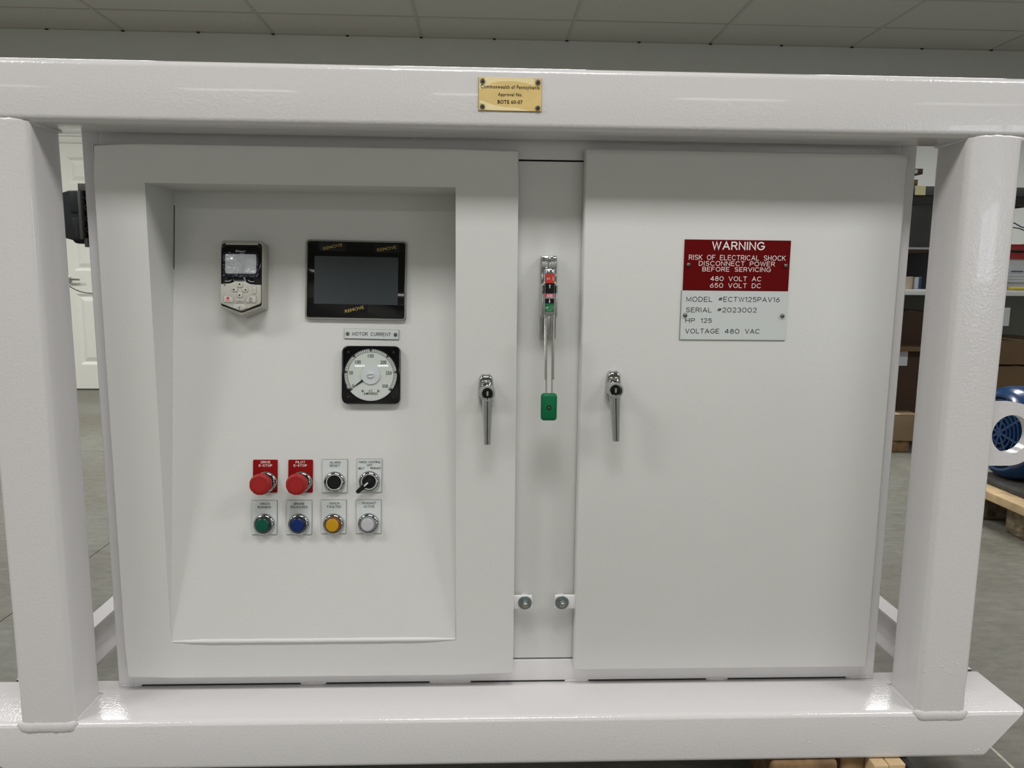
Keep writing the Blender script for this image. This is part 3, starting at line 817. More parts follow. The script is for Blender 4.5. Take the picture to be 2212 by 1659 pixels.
def ln(bm, x0, y0, x1, y1, w, z):
    a, b = Vector(zk(x0, y0)), Vector(zk(x1, y1)); d_ = (b - a).normalized(); n_ = Vector((-d_.y, d_.x)) * w * .000111 / 2
    bm.faces.new([bm.verts.new((*p, z)) for p in (a + n_, a - n_, b - n_, b + n_)])
for c in ((467, 1305, 467, 1360, 5), (467, 1340, 487, 1325, 5), (487, 1325, 487, 1310, 5), (467, 1348, 448, 1335, 5), (448, 1335, 448, 1322, 5), (462, 1358, 474, 1358, 12)): ln(bm, *c, .0464)
seat(kp, 'port_symbol', bm, 'black_ink', 0)
for c1_, c2_ in (((210, 874, 287, 874, 8), (285, 874, 320, 850, 8)), ((608, 852, 645, 878, 8), (643, 878, 718, 878, 8))):
    bm = bmesh.new(); ln(bm, *c1_, .0447); ln(bm, *c2_, .0447); seat(kp, 'softkey_line', bm, 'paper', 0)
bm = bmesh.new(); ln(bm, 192, 944, 220, 944, 18, .0452); seat(kp, 'status_led', bm, 'black', 0)
bm = bmesh.new()
for k in range(12):
    a0, a1 = 2 * pi * k / 12, 2 * pi * (k + 1) / 12
    ln(bm, 405 + 12 * cos(a0), 344 + 17 * sin(a0), 405 + 12 * cos(a1), 344 + 17 * sin(a1), 5, .0447)
seat(kp, 'logo_mark', bm, 'paper', 0)

# ---- touch screen
ts = dev('touch_screen', 'black touch screen in a grey bezel with gold tape notes across its glass', 'screen', -.2525, .7255, rotz=radians(-.6))
w2, h2 = .1005, .0795
seat(ts, 'bezel', prism(rrect(-w2, w2, -h2, h2, .006), 0, .0065, .0015, 2), 'bezel')
seat(ts, 'glass', prism(rrect(-w2 + .0035, w2 - .0035, -h2 + .0035, h2 - .0035, .004), .0064, .0072, .0004), 'black_gloss')
seat(ts, 'display', prism(rrect(-.0830, .0835, -.0490, .0465, .0004, 2), .0071, .0074), 'screen', 0)
for x, y, r, tw in ((-.0475, .0655, 13, .054), (.0600, .0640, 10, .052), (-.0025, -.0590, 14, .052)):
    tp = seat(ts, 'tape_note', prism(rrect(x - tw / 2, x + tw / 2, y - .0088, y + .0092, .0015, 2), .0072, .0075), 'film', 0)
    obj('lettering', font_text('REMOVE', x - .0192, x + .0192, y - .0032, y + .0032, .0077, .010, radians(r)), 'gold_ink', tp, 0)

# ---- MOTOR CURRENT plate
def screw(p, x, y, z, r, m='steel', n='screw'):
    bm = lathe([(r, z), (r, z + r * .35), (r * .75, z + r * .8), (r * .45, z + r * .95), (r * .42, z + r * .5), (0, z + r * .5)], 18, x, y)
    return seat(p, n, bm, m)
mp = dev('name_plate', 'narrow white plate reading MOTOR CURRENT between the screen and the dial', 'sign', -.2218, .6174, rotz=radians(-.8))
seat(mp, 'plate_core', box(-.0547, .0547, -.0100, .0100, 0, .0018), 'plate_core', 0)
seat(mp, 'plate', box(-.0542, .0542, -.0094, .0097, .0016, .0024), 'white_plate', 0)
bm = bmesh.new(); stroke_text(bm, 'MOTOR CURRENT', -.0389, .0384, -.0037, .0036, .00256, .00095); seat(mp, 'lettering', bm, 'black_ink', 0)
screw(mp, -.0478, 0, .0022, .0037); screw(mp, .0478, 0, .0022, .0037)

# ---- ammeter
am = dev('ammeter', 'square black panel meter with a white round AC AMPERES dial and black pointer', 'meter', -.2212, .5352)
H_ = .0578
seat(am, 'case', prism(rrect(-H_, H_, -H_, H_, .0110), 0, .0115, .003, 4), 'black_gloss')
dc = (-.0006, .0001)
seat(am, 'dial', prism(circ(*dc, .0520, 64), .0113, .0117), 'dial', 0)
ZD = .01185
bm = bmesh.new()
def arcring(bm, r0, r1, a0, a1, z, n=60):
    for k in range(n):
        t0, t1 = radians(a0 + (a1 - a0) * k / n), radians(a0 + (a1 - a0) * (k + 1) / n)
        bm.faces.new([bm.verts.new((dc[0] + r * cos(t), dc[1] + r * sin(t), z)) for r, t in ((r0, t0), (r1, t0), (r1, t1), (r0, t1))])
arcring(bm, .0452, .0458, 218, -38, ZD)
for k in range(61):
    ang = radians(215.3 - 250.6 * k / 60); w = .0011 if k % 10 else .0003
    c, s_ = cos(ang), sin(ang)
    if k % 10 == 0:
        P_ = [(.0445, 0), (.0518, .0026), (.0518, -.0026)]
    else:
        wv = .00048; P_ = [(.0456, wv), (.0516, wv), (.0516, -wv), (.0456, -wv)]
    bm.faces.new([bm.verts.new((dc[0] + r * c - t * s_, dc[1] + r * s_ + t * c, ZD)) for r, t in P_])
arcring(bm, .0452, .0516, 219.5, 217.5, ZD, 2); arcring(bm, .0452, .0516, -37.5, -39.5, ZD, 2)
seat(am, 'dial_scale', bm, 'black_ink', 0)
bm = bmesh.new(); arcring(bm, .0460, .0515, 221, 319, ZD); seat(am, 'dial_lip', bm, 'white_plate', 0)
bm = bmesh.new()
k_ = .0002274
for t, x, y, w in (('0', 1272, 1400, 16), ('50', 1255, 1286, 34), ('100', 1314, 1191, 50), ('150', 1425, 1136, 50), ('200', 1535, 1192, 52), ('250', 1582, 1286, 52), ('300', 1551, 1401, 52)):
    X, Y = (x - 1425) * k_ + dc[0], -(y - 1303) * k_ + dc[1]; w_ = w * k_ / 2
    merge(bm, font_text(t, X - w_, X + w_, Y - .0035, Y + .0035, ZD + .00005, .012))
for t, x, y, w in (('A C', 1425, 1442, 32), ('AMPERES', 1425, 1468, 124)):
    X, Y = (x - 1425) * k_ + dc[0], -(y - 1303) * k_ + dc[1]; w_ = w * k_ / 2
    merge(bm, font_text(t, X - w_, X + w_, Y - .0024, Y + .0024, ZD + .00005, .022, spacing=1.15))
seat(am, 'numerals', bm, 'black_ink', 0)
a_ = math.atan2(-112, -155)
bm = bmesh.new(); c, s_ = cos(a_), sin(a_)
P_ = [(.0, .0020), (.0165, .0030), (.0185, .0024), (.0435, .0003), (.0435, -.0003), (.0185, -.0024), (.0165, -.0030), (0, -.0020)]
prism([(dc[0] + r * c - t * s_, dc[1] + r * s_ + t * c) for r, t in reversed(P_)], .0126, .0131, bm=bm)
seat(am, 'pointer', bm, 'black', 0)
seat(am, 'pointer_hub_disc', lathe([(0, .0133), (.0183, .0133), (.0188, .0138), (.0186, .0144), (0, .0146)], 48, *dc), 'frost')
seat(am, 'adjusting_screw', lathe([(.0061, .0145), (.0061, .0170), (.0054, .0176), (0, .0176)], 28, *dc), 'frost')
bm = box(-.0055, .0055, -.0005, .0005, .01745, .0178); bm.transform(Matrix.Translation((*dc, 0)) @ Matrix.Rotation(radians(8), 4, 'Z')); seat(am, 'screw_slot', bm, 'black', 0)
for x, y in ((1355, 1443), (1492, 1443)): screw(am, (x - 1425) * k_ + dc[0], -(y - 1303) * k_ + dc[1], .0118, .0021, 'steel', 'dial_screw')
for x, y in ((-1, 1), (1, 1), (-1, -1), (1, -1)): screw(am, x * .0448, y * .0448, .0112, .0030, 'blackm', 'case_screw')
seat(am, 'cover_glass', lathe([(.0528, .0120), (.0524, .0152), (.0500, .0160), (.0, .0162)], 64, *dc), 'glass')
seat(am, 'dial_bezel', lathe([(.0522, .0112), (.0522, .0130), (.0534, .0132), (.0542, .0124), (.0544, .0112)], 64, *dc), 'black_gloss')

# ---- operators: legend plate, chrome ring, cap
def oct_ring(t): return 1 / max(abs(cos(((t + pi / 8) % (pi / 4)) - pi / 8)), .001) * .985
def legend(p, plate_m, x0, x1, y0, y1, lines, ink, red=False):
    if not red:
        seat(p, 'plate_core', box(x0 - .0004, x1 + .0004, y0 - .0005, y1 + .0004, 0, .0016), 'plate_core', 0)
        seat(p, 'legend_plate', box(x0, x1, y0, y1, .0014, .0022), plate_m, 0)
    else:
        seat(p, 'legend_plate', prism(rrect(x0, x1, y0, y1, .0022, 4), 0, .0022, .0003), plate_m)
    bm = bmesh.new()
    for t, a, b, c, d in lines: stroke_text(bm, t, a, b, c, d, .00236, .00072)
    seat(p, 'lettering', bm, ink, 0)
RINGN = 40
def chrome_ring(p, r=.0212, top=.0105, inner=.0135, oct_=True):
    pr_ = [(r, .002), (r, .0065), (r * .96, .0085), (r * .86, top), (r * .80, top + .0005), (r * .76, top - .0008), (inner + .0004, top - .0008), (inner, top - .002), (inner, .003)]
    seat(p, 'chrome_ring', lathe(pr_, 48, shape=None), 'chrome')
    seat(p, 'lock_nut', lathe([(r * .97, .0022), (r * 1.0, .0026), (r * 1.0, .0060), (r * .96, .0066), (r * .8, .0066)], 8), 'chrome', 20)
OPS = {  # centre x, s, plate x0,x1,s0,s1
 'drive': (-.4290, .3210, -.4556, -.4073, .2995, .3650), 'pilot': (-.3592, .3210, -.3859, -.3373, .2995, .3650),
 'alarm': (-.2934, .3208, -.3183, -.2688, .2995, .3655), 'mode': (-.2244, .3217, -.2493, -.2003, .3003, .3660),
 'run': (-.4323, .2366, -.4570, -.4080, .2163, .2835), 'brake': (-.3640, .2366, -.3884, -.3389, .2163, .2836),
 'fault': (-.2948, .2366, -.3197, -.2708, .2177, .2844), 'pend': (-.2256, .2373, -.2502, -.2012, .2178, .2843)}
TXT = {
 'drive': [('DRIVE', -.4402, -.4214, .3577, .3625), ('E-STOP', -.4441, -.4177, .3511, .3558)],
 'pilot': [('PILOT', -.3714, -.3525, .3577, .3625), ('E-STOP', -.3753, -.349, .3511, .3558)],
 'alarm': [('ALARM', -.3037, -.2822, .3572, .3620), ('RESET', -.3037, -.2831, .3506, .3554)],
 'mode': [('WINCH CONTROL', -.2461, -.2021, .3581, .3626), ('OFF', -.2299, -.2188, .3519, .3563), ('BELT', -.2467, -.2351, .3458, .3499), ('PENDANT', -.2229, -.2018, .346, .3501)],
 'run': [('WINCH', -.442, -.4224, .2747, .2794), ('RUNNING', -.4458, -.4197, .2680, .2728)],
 'brake': [('BRAKE', -.3742, -.3537, .2747, .2794), ('RELEASED', -.3808, -.3472, .2682, .273)],
 'fault': [('WINCH', -.3043, -.2843, .2753, .2800), ('FAULTED', -.3083, -.2808, .2688, .2735)],
 'pend': [('PENDANT', -.239, -.2117, .2757, .2804), ('ACTIVE', -.2359, -.2144, .2690, .2737)]}
def operator(key_, name, label, cat, group=None):
    x, s, x0, x1, s0, s1 = OPS[key_]
    p = dev(name, label, cat, x, s, group)
    red = key_ in ('drive', 'pilot')
    legend(p, 'red_plate2' if red else 'white_plate', x0 - x, x1 - x, s0 - s, s1 - s,
           [(t, a - x, b - x, c - s, d - s) for t, a, b, c, d in TXT[key_]], 'white_ink' if red else 'black_ink', red)
    chrome_ring(p)
    return p
for key_, label in (('drive', 'red mushroom emergency stop button under the DRIVE E-STOP legend'), ('pilot', 'red mushroom emergency stop button under the PILOT E-STOP legend')):
    p = operator(key_, 'emergency_stop_button', label, 'emergency stop', 'red emergency stop buttons')
    seat(p, 'stem', lathe([(.0128, .009), (.0128, .022), (.0150, .030), (.0, .030)], 32), 'black')
    seat(p, 'mushroom_head', lathe([(.0150, .028), (.0195, .0315), (.0206, .036), (.0206, .044), (.0196, .0480), (.0172, .0498), (.0148, .0502), (.0146, .0496), (.0132, .0496), (.0130, .0502), (0, .0504)], 128, shape=lambda t: 1.012 - .040 * max(0, cos(8 * t)) ** 5, soft=True), 'red_plastic', 30)
    bm = lathe([(.0146, .0498), (.0132, .0498)], 64); seat(p, 'head_groove', bm, 'red_dark')
p = operator('alarm', 'push_button', 'black push button in a chrome ring under the ALARM RESET legend', 'push button')
seat(p, 'button_cap', lathe([(.0128, .004), (.0128, .0082), (.0120, .0092), (0, .0092)], 40), 'black')
p = operator('mode', 'selector_switch', 'black lever selector switch turned to BELT under the WINCH CONTROL legend', 'selector switch')
seat(p, 'rotor', lathe([(.0122, .004), (.0122, .0135), (.0112, .0150), (0, .0150)], 40), 'black')
kb = bmesh.new()
a_ = radians(222)
secs = []
for t, w, z in ((-.010, .0046, .0155), (-.004, .0050, .0235), (.012, .0046, .0270), (.0275, .0038, .0265), (.0300, .0030, .0235)):
    secs.append([kb.verts.new((t * cos(a_) - u * sin(a_), t * sin(a_) + u * cos(a_), zz)) for u, zz in ((-w, .0140), (-w, z - .002), (-w * .5, z), (w * .5, z), (w, z - .002), (w, .0140))])
for a, b in zip(secs, secs[1:]):
    for i in range(6): kb.faces.new((a[i], a[(i + 1) % 6], b[(i + 1) % 6], b[i]))
kb.faces.new(secs[0]); kb.faces.new(secs[-1])
seat(p, 'lever', kb, 'black', 25)
bm = bmesh.new()
bm.faces.new([bm.verts.new((t * cos(a_) - u * sin(a_), t * sin(a_) + u * cos(a_), z)) for t, u, z in ((.000, -.0014, .0250), (.0095, -.0014, .0271), (.0095, .0014, .0271), (.000, .0014, .0250))])
seat(p, 'pointer_mark', bm, 'paper', 0)
for key_, m, label in (('run', 'green', 'green pilot light under the WINCH RUNNING legend'), ('brake', 'blue', 'dark blue pilot light under the BRAKE RELEASED legend'),
                       ('fault', 'amber', 'amber yellow pilot light under the WINCH FAULTED legend'), ('pend', 'clear', 'milky white pilot light under the PENDANT ACTIVE legend')):
    p = operator(key_, 'pilot_light', label, 'pilot light', 'pilot lights in the lower row')
    seat(p, 'lens_side', lathe([(.0158, .008), (.0158, .0135), (.0150, .0165), (.0135, .0185), (.0122, .0190)], 44), m + '_ring')
    seat(p, 'lens', lathe([(.0128, .0182), (.0124, .0196), (.0112, .0206), (0, .0212)], 44), m + '_lens')

# ================================================================ SIGNS ON THE RIGHT DOOR
def front_empty(name, label, cat, x, z, y, group=None, rot=0):
    return empty(name, label, cat, (x, y, z), group, ROT_FRONT @ Matrix.Rotation(rot, 3, 'Z'))
def lines(p, rows, ox, oz, z, w, ink):
    bm = bmesh.new()
    for r in rows:
        t, a, b, c, d = r[:5]; stroke_text(bm, t, a - ox, b - ox, c - oz, d - oz, z, r[5] if len(r) > 5 else w)
    return seat(p, 'lettering', bm, ink, 0)
ox, oz = .4836, .0499
p = front_empty('warning_sign', 'dark red engraved WARNING plate about electrical shock on the right door', 'sign', ox, oz, .0969)
seat(p, 'plate', box(.3818 - ox, .5855 - ox, .0020 - oz, .0972 - oz, 0, .0018, .0003, 1), 'red_plate')
lines(p, [('WARNING', .4341, .5353, .0785, .0942, .0024), ('RISK OF ELECTRICAL SHOCK', .3908, .5769, .0593, .0689), ('DISCONNECT POWER', .4104, .5567, .0484, .0574),
          ('BEFORE SERVICING', .4176, .5495, .0378, .0465), ('480 VOLT AC', .4338, .5322, .0200, .0289), ('650 VOLT DC', .4337, .5322, .0071, .0160)], ox, oz, .00195, .0011, 'white_ink')
screw(p, .3905 - ox, .0501 - oz, .0018, .0042); screw(p, .5774 - ox, .0502 - oz, .0018, .0042)
ox, oz = .4826, -.0455
p = front_empty('data_plate', 'white engraved plate with model and serial number below the red warning plate', 'sign', ox, oz, .0969)
seat(p, 'plate_core', box(.3794 - ox, .5853 - ox, -.0926 - oz, .0017 - oz, 0, .0014), 'plate_core', 0)
seat(p, 'plate', box(.3800 - ox, .5850 - ox, -.0920 - oz, .0014 - oz, .0012, .0020), 'white_plate', 0)
lines(p, [('MODEL', .3894, .4395, -.0197, -.0102), ('#ECTW125PAV16', .4512, .5700, -.0193, -.0098), ('SERIAL', .3894, .4391, -.0398, -.0306), ('#2023002', .4500, .5265, -.0394, -.0302),
          ('HP', .3891, .4076, -.0598, -.0511), ('125', .4193, .4405, -.0598, -.0510), ('VOLTAGE', .3896, .4557, -.0803, -.0711), ('480', .4664, .4950, -.0802, -.0710), ('VAC', .5060, .5344, -.0801, -.0709)], ox, oz, .00215, .0011, 'black_ink')
screw(p, .3882 - ox, -.0455 - oz, .0020, .0042); screw(p, .5770 - ox, -.0452 - oz, .0020, .0042)

# ---- brass approval plate on the top beam
ox, oz = .0459, .3311
p = front_empty('brass_plate', 'small brass approval plate with black lettering on the white top beam', 'sign', ox, oz, -.0002, rot=radians(-.15))
seat(p, 'plate_back', box(-.0540, .0540, -.0275, .0268, 0, .0012), 'brass_edge', 0)
seat(p, 'plate', box(-.0534, .0536, -.0268, .0268, .0008, .0018), 'brass', 0)
def bz(x, y): return ((x - 1125) * .0000713, -(y - 705) * .0000713)
def sheen(up, lo):  # paler shapes paint a fixed sheen onto the brass
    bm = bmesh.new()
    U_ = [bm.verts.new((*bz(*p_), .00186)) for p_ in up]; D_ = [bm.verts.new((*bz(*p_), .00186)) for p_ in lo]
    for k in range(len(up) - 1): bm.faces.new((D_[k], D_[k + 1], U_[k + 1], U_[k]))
    seat(p, 'painted_sheen', bm, 'brass_light', 0)
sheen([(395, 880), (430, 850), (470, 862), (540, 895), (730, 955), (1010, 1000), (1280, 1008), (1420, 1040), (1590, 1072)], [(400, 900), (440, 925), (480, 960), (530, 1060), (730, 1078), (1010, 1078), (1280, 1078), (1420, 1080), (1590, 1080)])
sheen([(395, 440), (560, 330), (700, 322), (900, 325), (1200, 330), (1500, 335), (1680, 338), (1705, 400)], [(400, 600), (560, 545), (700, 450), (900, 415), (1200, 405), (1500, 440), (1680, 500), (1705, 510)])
for t, a, b, c, d, bo in (('Commonwealth of Pennsylvania', -.0040, .0958, .3380, .3460, .012), ('Approval No.', .0253, .0667, .3264, .3334, .014), ('BOTE 60-07', .0248, .0672, .3154, .3217, .018)):
    seat(p, 'lettering', font_text(t, a - ox, b - ox, c - oz, d - oz, .0021, bo, spacing=1.12), 'black_ink', 0)
for x, y in ((-.0467, .0202), (.0471, .0203), (-.0468, -.0207), (.0473, -.0214)):
    s_ = screw(p, x, y, .0018, .0043, 'steel')
    obj('socket', lathe([(.0017, .0055), (0, .0055)], 6, x, y), 'blackm', s_, 0)

# ================================================================ DISCONNECT SWITCH ON THE CENTRE PANEL
sw = front_empty('disconnect_switch', 'chrome disconnect switch with red-and-green label and long double-rod lever, between the doors', 'switch', .1270, -.0161, CY + .0003)
def S(x0, x1, z0, z1, d0, d1, bev=.0015): return box(x0 - .1270, x1 - .1270, z0 + .0161, z1 + .0161, d0, d1, bev)
bm = S(.1112, .1425, -.0963, .0645, 0, .012, .003)
S_ = lambda *a, **k: merge(bm, S(*a, **k))
S_(.1118, .1420, .0400, .0643, .010, .018, .0025); S_(.1118, .1180, -.094, .030, .010, .020, .003); S_(.1360, .1420, -.094, .030, .010, .020, .003)
seat(sw, 'base_casting', bm, 'chrome')
bm = S(.1238, .1302, .035, .0635, .016, .030, .0028); S_(.1225, .1315, -.086, -.030, .010, .026, .0035)
seat(sw, 'centre_rib', bm, 'chrome')
bm = S(.1110, .1150, -.050, .0120, .014, .052, .0015); S_(.1366, .1406, -.050, .0120, .014, .052, .0015)
seat(sw, 'side_plate', bm, 'chrome')
bm = S(.1158, .1352, -.0480, .0400, .016, .056, .0035); seat(sw, 'label_block', bm, 'chrome')
lb = S(.1172, .1340, -.0400, .0300, .0552, .0566, .0004)
lbo = seat(sw, 'label', lb, 'black')
def LR(name, z0, z1, m, x0=.1174, x1=.1338): return obj(name, S(x0, x1, z0, z1, .0564, .0570, 0), m, lbo, 0)
LR('red_field', .0132, .0298, 'sw_red'); LR('green_field', -.0398, -.0245, 'sw_green'); LR('red_band', -.0140, -.0060, 'stop_red'); LR('white_line', -.0150, -.0140, 'paper')
def sx(x): return x - .1270
def sz(z): return z + .0161
for t, a, b, c, d, m in (('on', .1195, .1254, .0195, .0228, 'paper'), ('off', .1180, .1240, -.0345, -.0300, 'paper'), ('ABB', .1196, .1316, -.0128, -.0072, 'paper')):
    obj('lettering', font_text(t, sx(a), sx(b), sz(c), sz(d), .0572, .02 if t == 'ABB' else 0), m, lbo, 0)
bm = bmesh.new()
def pl(pts): bm.faces.new([bm.verts.new((sx(x), sz(z), .0572)) for x, z in pts])
pl([(.1308, .0180), (.1318, .0180), (.1318, .0250), (.1308, .0250)])
for s_, z in ((1, .0060), (-1, -.0190)):
    pl([(.1236, z + s_ * .0020), (.1274, z + s_ * .0020), (.1255, z + s_ * .0050)]); pl([(.1247, z - s_ * .0025), (.1263, z - s_ * .0025), (.1263, z + s_ * .0021), (.1247, z + s_ * .0021)])
for k in range(20):
    a0, a1 = 2 * pi * k / 20, 2 * pi * (k + 1) / 20
    pl([(.1300 + r * cos(t), -.0322 + r * sin(t)) for r, t in ((.0026, a0), (.0030, a0), (.0030, a1), (.0026, a1))])
pl([(.1215, -.0373), (.1290, -.0373), (.1290, -.0368), (.1215, -.0368)])
obj('label_marks', bm, 'paper', lbo, 0)
bm = bmesh.new()
for x in (.1168, .1342):
    x1 = .1190 if x < .127 else .1324
    for dx in (-.0013, .0013):
        tube([(sx(x + dx), sz(-.006), .050), (sx(x + dx), sz(-.0475), .054), (sx((x + x1) / 2 + dx), sz(-.0495), .057), (sx(x1 + dx * 1.1), sz(-.0515), .060), (sx(x1 + dx), sz(-.165 if (dx < 0) == (x < .127) else -.193), .078)], .0014, 10, bm=bm)
    box(sx(x1) - .0009, sx(x1) + .0009, sz(-.165), sz(-.051), .064, .071, bm=bm)
    tube([(sx(x - .0022), sz(.012), .048), (sx(x + .0022), sz(.012), .048)], .0045, 14, bm=bm)
seat(sw, 'lever_rod', bm, 'chrome2')
kn = seat(sw, 'grip', S(.1104, .1406, -.2420, -.1905, .070, .086, .0058), 'knob_green')
obj('grip_bushing', lathe([(.0044, .0855), (.0044, .0863), (.0030, .0863), (.0026, .0858), (0, .0858)], 24, sx(.1253), sz(-.2168)), 'black', kn)
obj('grip_bolt', lathe([(.0021, .0858), (.0018, .0874), (0, .0878)], 14, sx(.1253), sz(-.2168)), 'steel', kn)

# ================================================================ CHARCOAL HOUSING ON THE CABINET'S LEFT SIDE
hs = empty('plug_housing', 'charcoal plastic housing with cross ribs fixed to the left side of the cabinet', 'housing', (-.83, .33, .14))
HO = Matrix.Translation((.83, -.33, -.14))
def hp(poly, y0, y1, bev=.0015):
    bm = prism([(p[0], p[1]) for p in poly], -y1, -y0, bev)      # x,z outline, extruded along -y
    bm.transform(ROT_FRONT.to_4x4()); return bm
body = [(-.920, .168), (-.900, .177), (-.868, .1853), (-.849, .1920), (-.822, .1928), (-.822, .0900), (-.848, .0905), (-.870, .0965), (-.900, .100), (-.920, .104)]
obj('shell', hp(list(reversed(body)), .30, .36), 'dgrey', hs, 30, HO)
obj('raised_cover', hp([(-.8475, .1905), (-.8475, .1475), (-.829, .1475), (-.829, .1910)], .297, .301, .0008), 'dgrey', hs, 30, HO)
obj('raised_cover', hp([(-.8455, .1365), (-.8455, .0930), (-.828, .0930), (-.828, .1365)], .297, .301, .0008), 'dgrey', hs, 30, HO)
bm = hp([(-.8295, .1905), (-.8235, .1905), (-.8235, .0925), (-.8295, .0925)], .294, .30, .0008)
obj('rim', bm, 'dgrey2', hs, 30, HO)
bm = box(-.824, -.742, .306, .36, .092, .188, .001); obj('socket_body', bm, 'black', hs, 30, HO)
bm = bmesh.new()
for k in range(4):
    z = .180 - k * .0225
    for a, b in (((-.8225, z), (-.8120, z - .011)), ((-.8120, z - .011), (-.8225, z - .0222)), ((-.8015, z), (-.8120, z - .011)), ((-.8120, z - .011), (-.8015, z - .0222))):
        tube([(a[0], .304, a[1]), (b[0], .304, b[1])], .0008, 6, bm=bm)
obj('cross_rib', bm, 'dgrey2', hs, 30, HO)
bm = box(-.8305, -.806, .30, .34, .1915, .2065, .001); box(-.8235, -.8170, .298, .34, .0765, .095, .001, bm=bm)
box(-.76, -.7298, .30, .36, .08, .20, .001, bm=bm); obj('mounting_bracket', bm, 'dgrey2', hs, 30, HO)
obj('lower_boss', hp([(-.8500, .0915), (-.8450, .0850), (-.8380, .0835), (-.815, .0835), (-.815, .0915)], .302, .35), 'black', hs, 30, HO)
bm = bmesh.new()
for k in range(24):
    a0, a1 = radians(-75 + 150 * k / 24), radians(-75 + 150 * (k + 1) / 24)
    bm.faces.new([bm.verts.new((-.876 + r * .7 * cos(t), .2996, .142 + r * sin(t))) for r, t in ((.0150, a0), (.0156, a0), (.0156, a1), (.0150, a1))])
obj('moulded_ring', bm, 'black', hs, 0, HO)
t_ = font_text('0000100041', 0, .028, 0, .0028, 0); t_.transform(Matrix.Translation((-.8365, .2966, .0985)) @ ROT_FRONT.to_4x4() @ Matrix.Rotation(pi / 2, 4, 'Z'))
obj('embossed_number', t_, 'dgrey2', hs, 0, HO)
hs.location.x -= .008
cbp = []
for k in range(25):
    t = pi + pi * k / 24; cbp.append((-.838 + .085 * cos(t), .325 + .01 * cos(t), .090 + .1105 * sin(t)))
c_ = obj('cable', tube(cbp, .0009, 8), 'cable'); tag(c_, 'thin black cable sagging below the charcoal housing beside the cabinet', 'cable')

# ================================================================ SCRAP TIMBER UNDER THE FRAME
def tim(name, label, x0, x1, y0, y1, z0, z1, m, bev=.004, rot=0, cat='timber', group=None):
    o = obj(name, box(-(x1 - x0) / 2, (x1 - x0) / 2, -(y1 - y0) / 2, (y1 - y0) / 2, 0, z1 - z0, bev), m)
    o.location = ((x0 + x1) / 2, (y0 + y1) / 2, z0); o.rotation_euler = (0, 0, radians(rot)); tag(o, label, cat, group); return o
tim('timber_block', 'dark timber block under the bottom beam, left of the pale pair', .572, .704, -.004, .50, FLOOR, ZU, 'wood_dark', .008)
tim('timber_block', 'shaded brown board under the bottom beam beside the dark block', .716, .765, .012, .55, FLOOR, ZU, 'wood_dark', .004)  # the board's shaded side is put into its dark wood colour
tim('timber_board', 'pale pine board end under the bottom beam, wider one of two', .768, .797, -.018, .50, FLOOR, ZU, 'wood', .002)
tim('timber_board', 'pale pine board end under the bottom beam next to the black strip', .799, .832, -.016, .50, FLOOR, ZU, 'wood', .002)
tim('rubber_strip', 'black rubber strip beside the pale boards under the bottom beam', .833, .846, -.03, .50, FLOOR, ZU, 'blackm', .002, cat='strip')
tim('timber_block', 'timber block under the left end of the bottom beam', -.75, -.62, .02, .50, FLOOR, ZU, 'wood_dark', .008)
tim('timber_block', 'timber block under the rear beam at the left', -.75, -.62, 1.30, 1.55, FLOOR, ZU, 'wood_dark', .008)
tim('timber_block', 'timber block under the rear beam at the right', .62, .75, 1.30, 1.55, FLOOR, ZU, 'wood_dark', .008)

# ================================================================ WORKBENCH WITH SHELVES (right background)
BX0, BX1, BY0, BY1 = 2.30, 4.30, 3.05, 3.95
wbn = empty('workbench', 'white-edged workbench with dark upper shelves against the far right', 'workbench', (3.3, 3.5, FLOOR))
BO = Matrix.Translation((-3.3, -3.5, -FLOOR))
def bo(name, bm, m, smooth=35): return obj(name, bm, m, wbn, smooth, BO)
bo('worktop', box(BX0, BX1, BY0, BY1, -.064, -.031, .002), 'bench')
bo('upper_shelf', box(BX0, BX1, BY0, BY1 - .25, .512, .562, .002), 'post')
bo('shelf_rail', box(BX0, BX1, BY0 + .02, BY0 + .06, .461, .512), 'blackm')
bo('back_panel', box(BX0, 3.0, BY1 - .02, BY1, -.031, .512), 'backp')
bo('middle_shelf', box(BX0, 2.84, BY0 + .08, BY1 - .02, .188, .204), 'card2')
bo('shelf_divider', box(2.835, 2.85, BY0 + .08, BY1 - .02, -.031, .512), 'post')
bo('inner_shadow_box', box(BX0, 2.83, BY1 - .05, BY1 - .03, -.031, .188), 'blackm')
for x in (BX0 + .03, 2.88, BX1 - .03):
    for y in (BY0 + .08, BY1 - .04): bo('leg', box(x - .025, x + .025, y - .025, y + .025, FLOOR, -.064), 'blackm')
for x in (BX0 + .03, BX1 - .03): bo('upright', box(x - .02, x + .02, BY1 - .06, BY1 - .02, -.031, .512), 'post')
bo('lower_shelf', box(BX0 + .02, BX1 - .02, BY0 + .2, BY1, -.83, -.80), 'post')
bo('modesty_panel', box(BX0 + .02, BX1 - .02, BY1 - .03, BY1 - .01, FLOOR + .1, -.064), 'backp')
bo('drawer_cabinet_side', box(BX0 - .01, BX0 + .01, BY0 + .02, BY1, FLOOR, -.064), 'post')
def flatbox(name, label, cat, x0, x1, y0, y1, z0, z1, m, bev=.003, group=None, rot=0):
    return tim(name, label, x0, x1, y0, y1, z0, z1, m, bev, rot, cat, group)
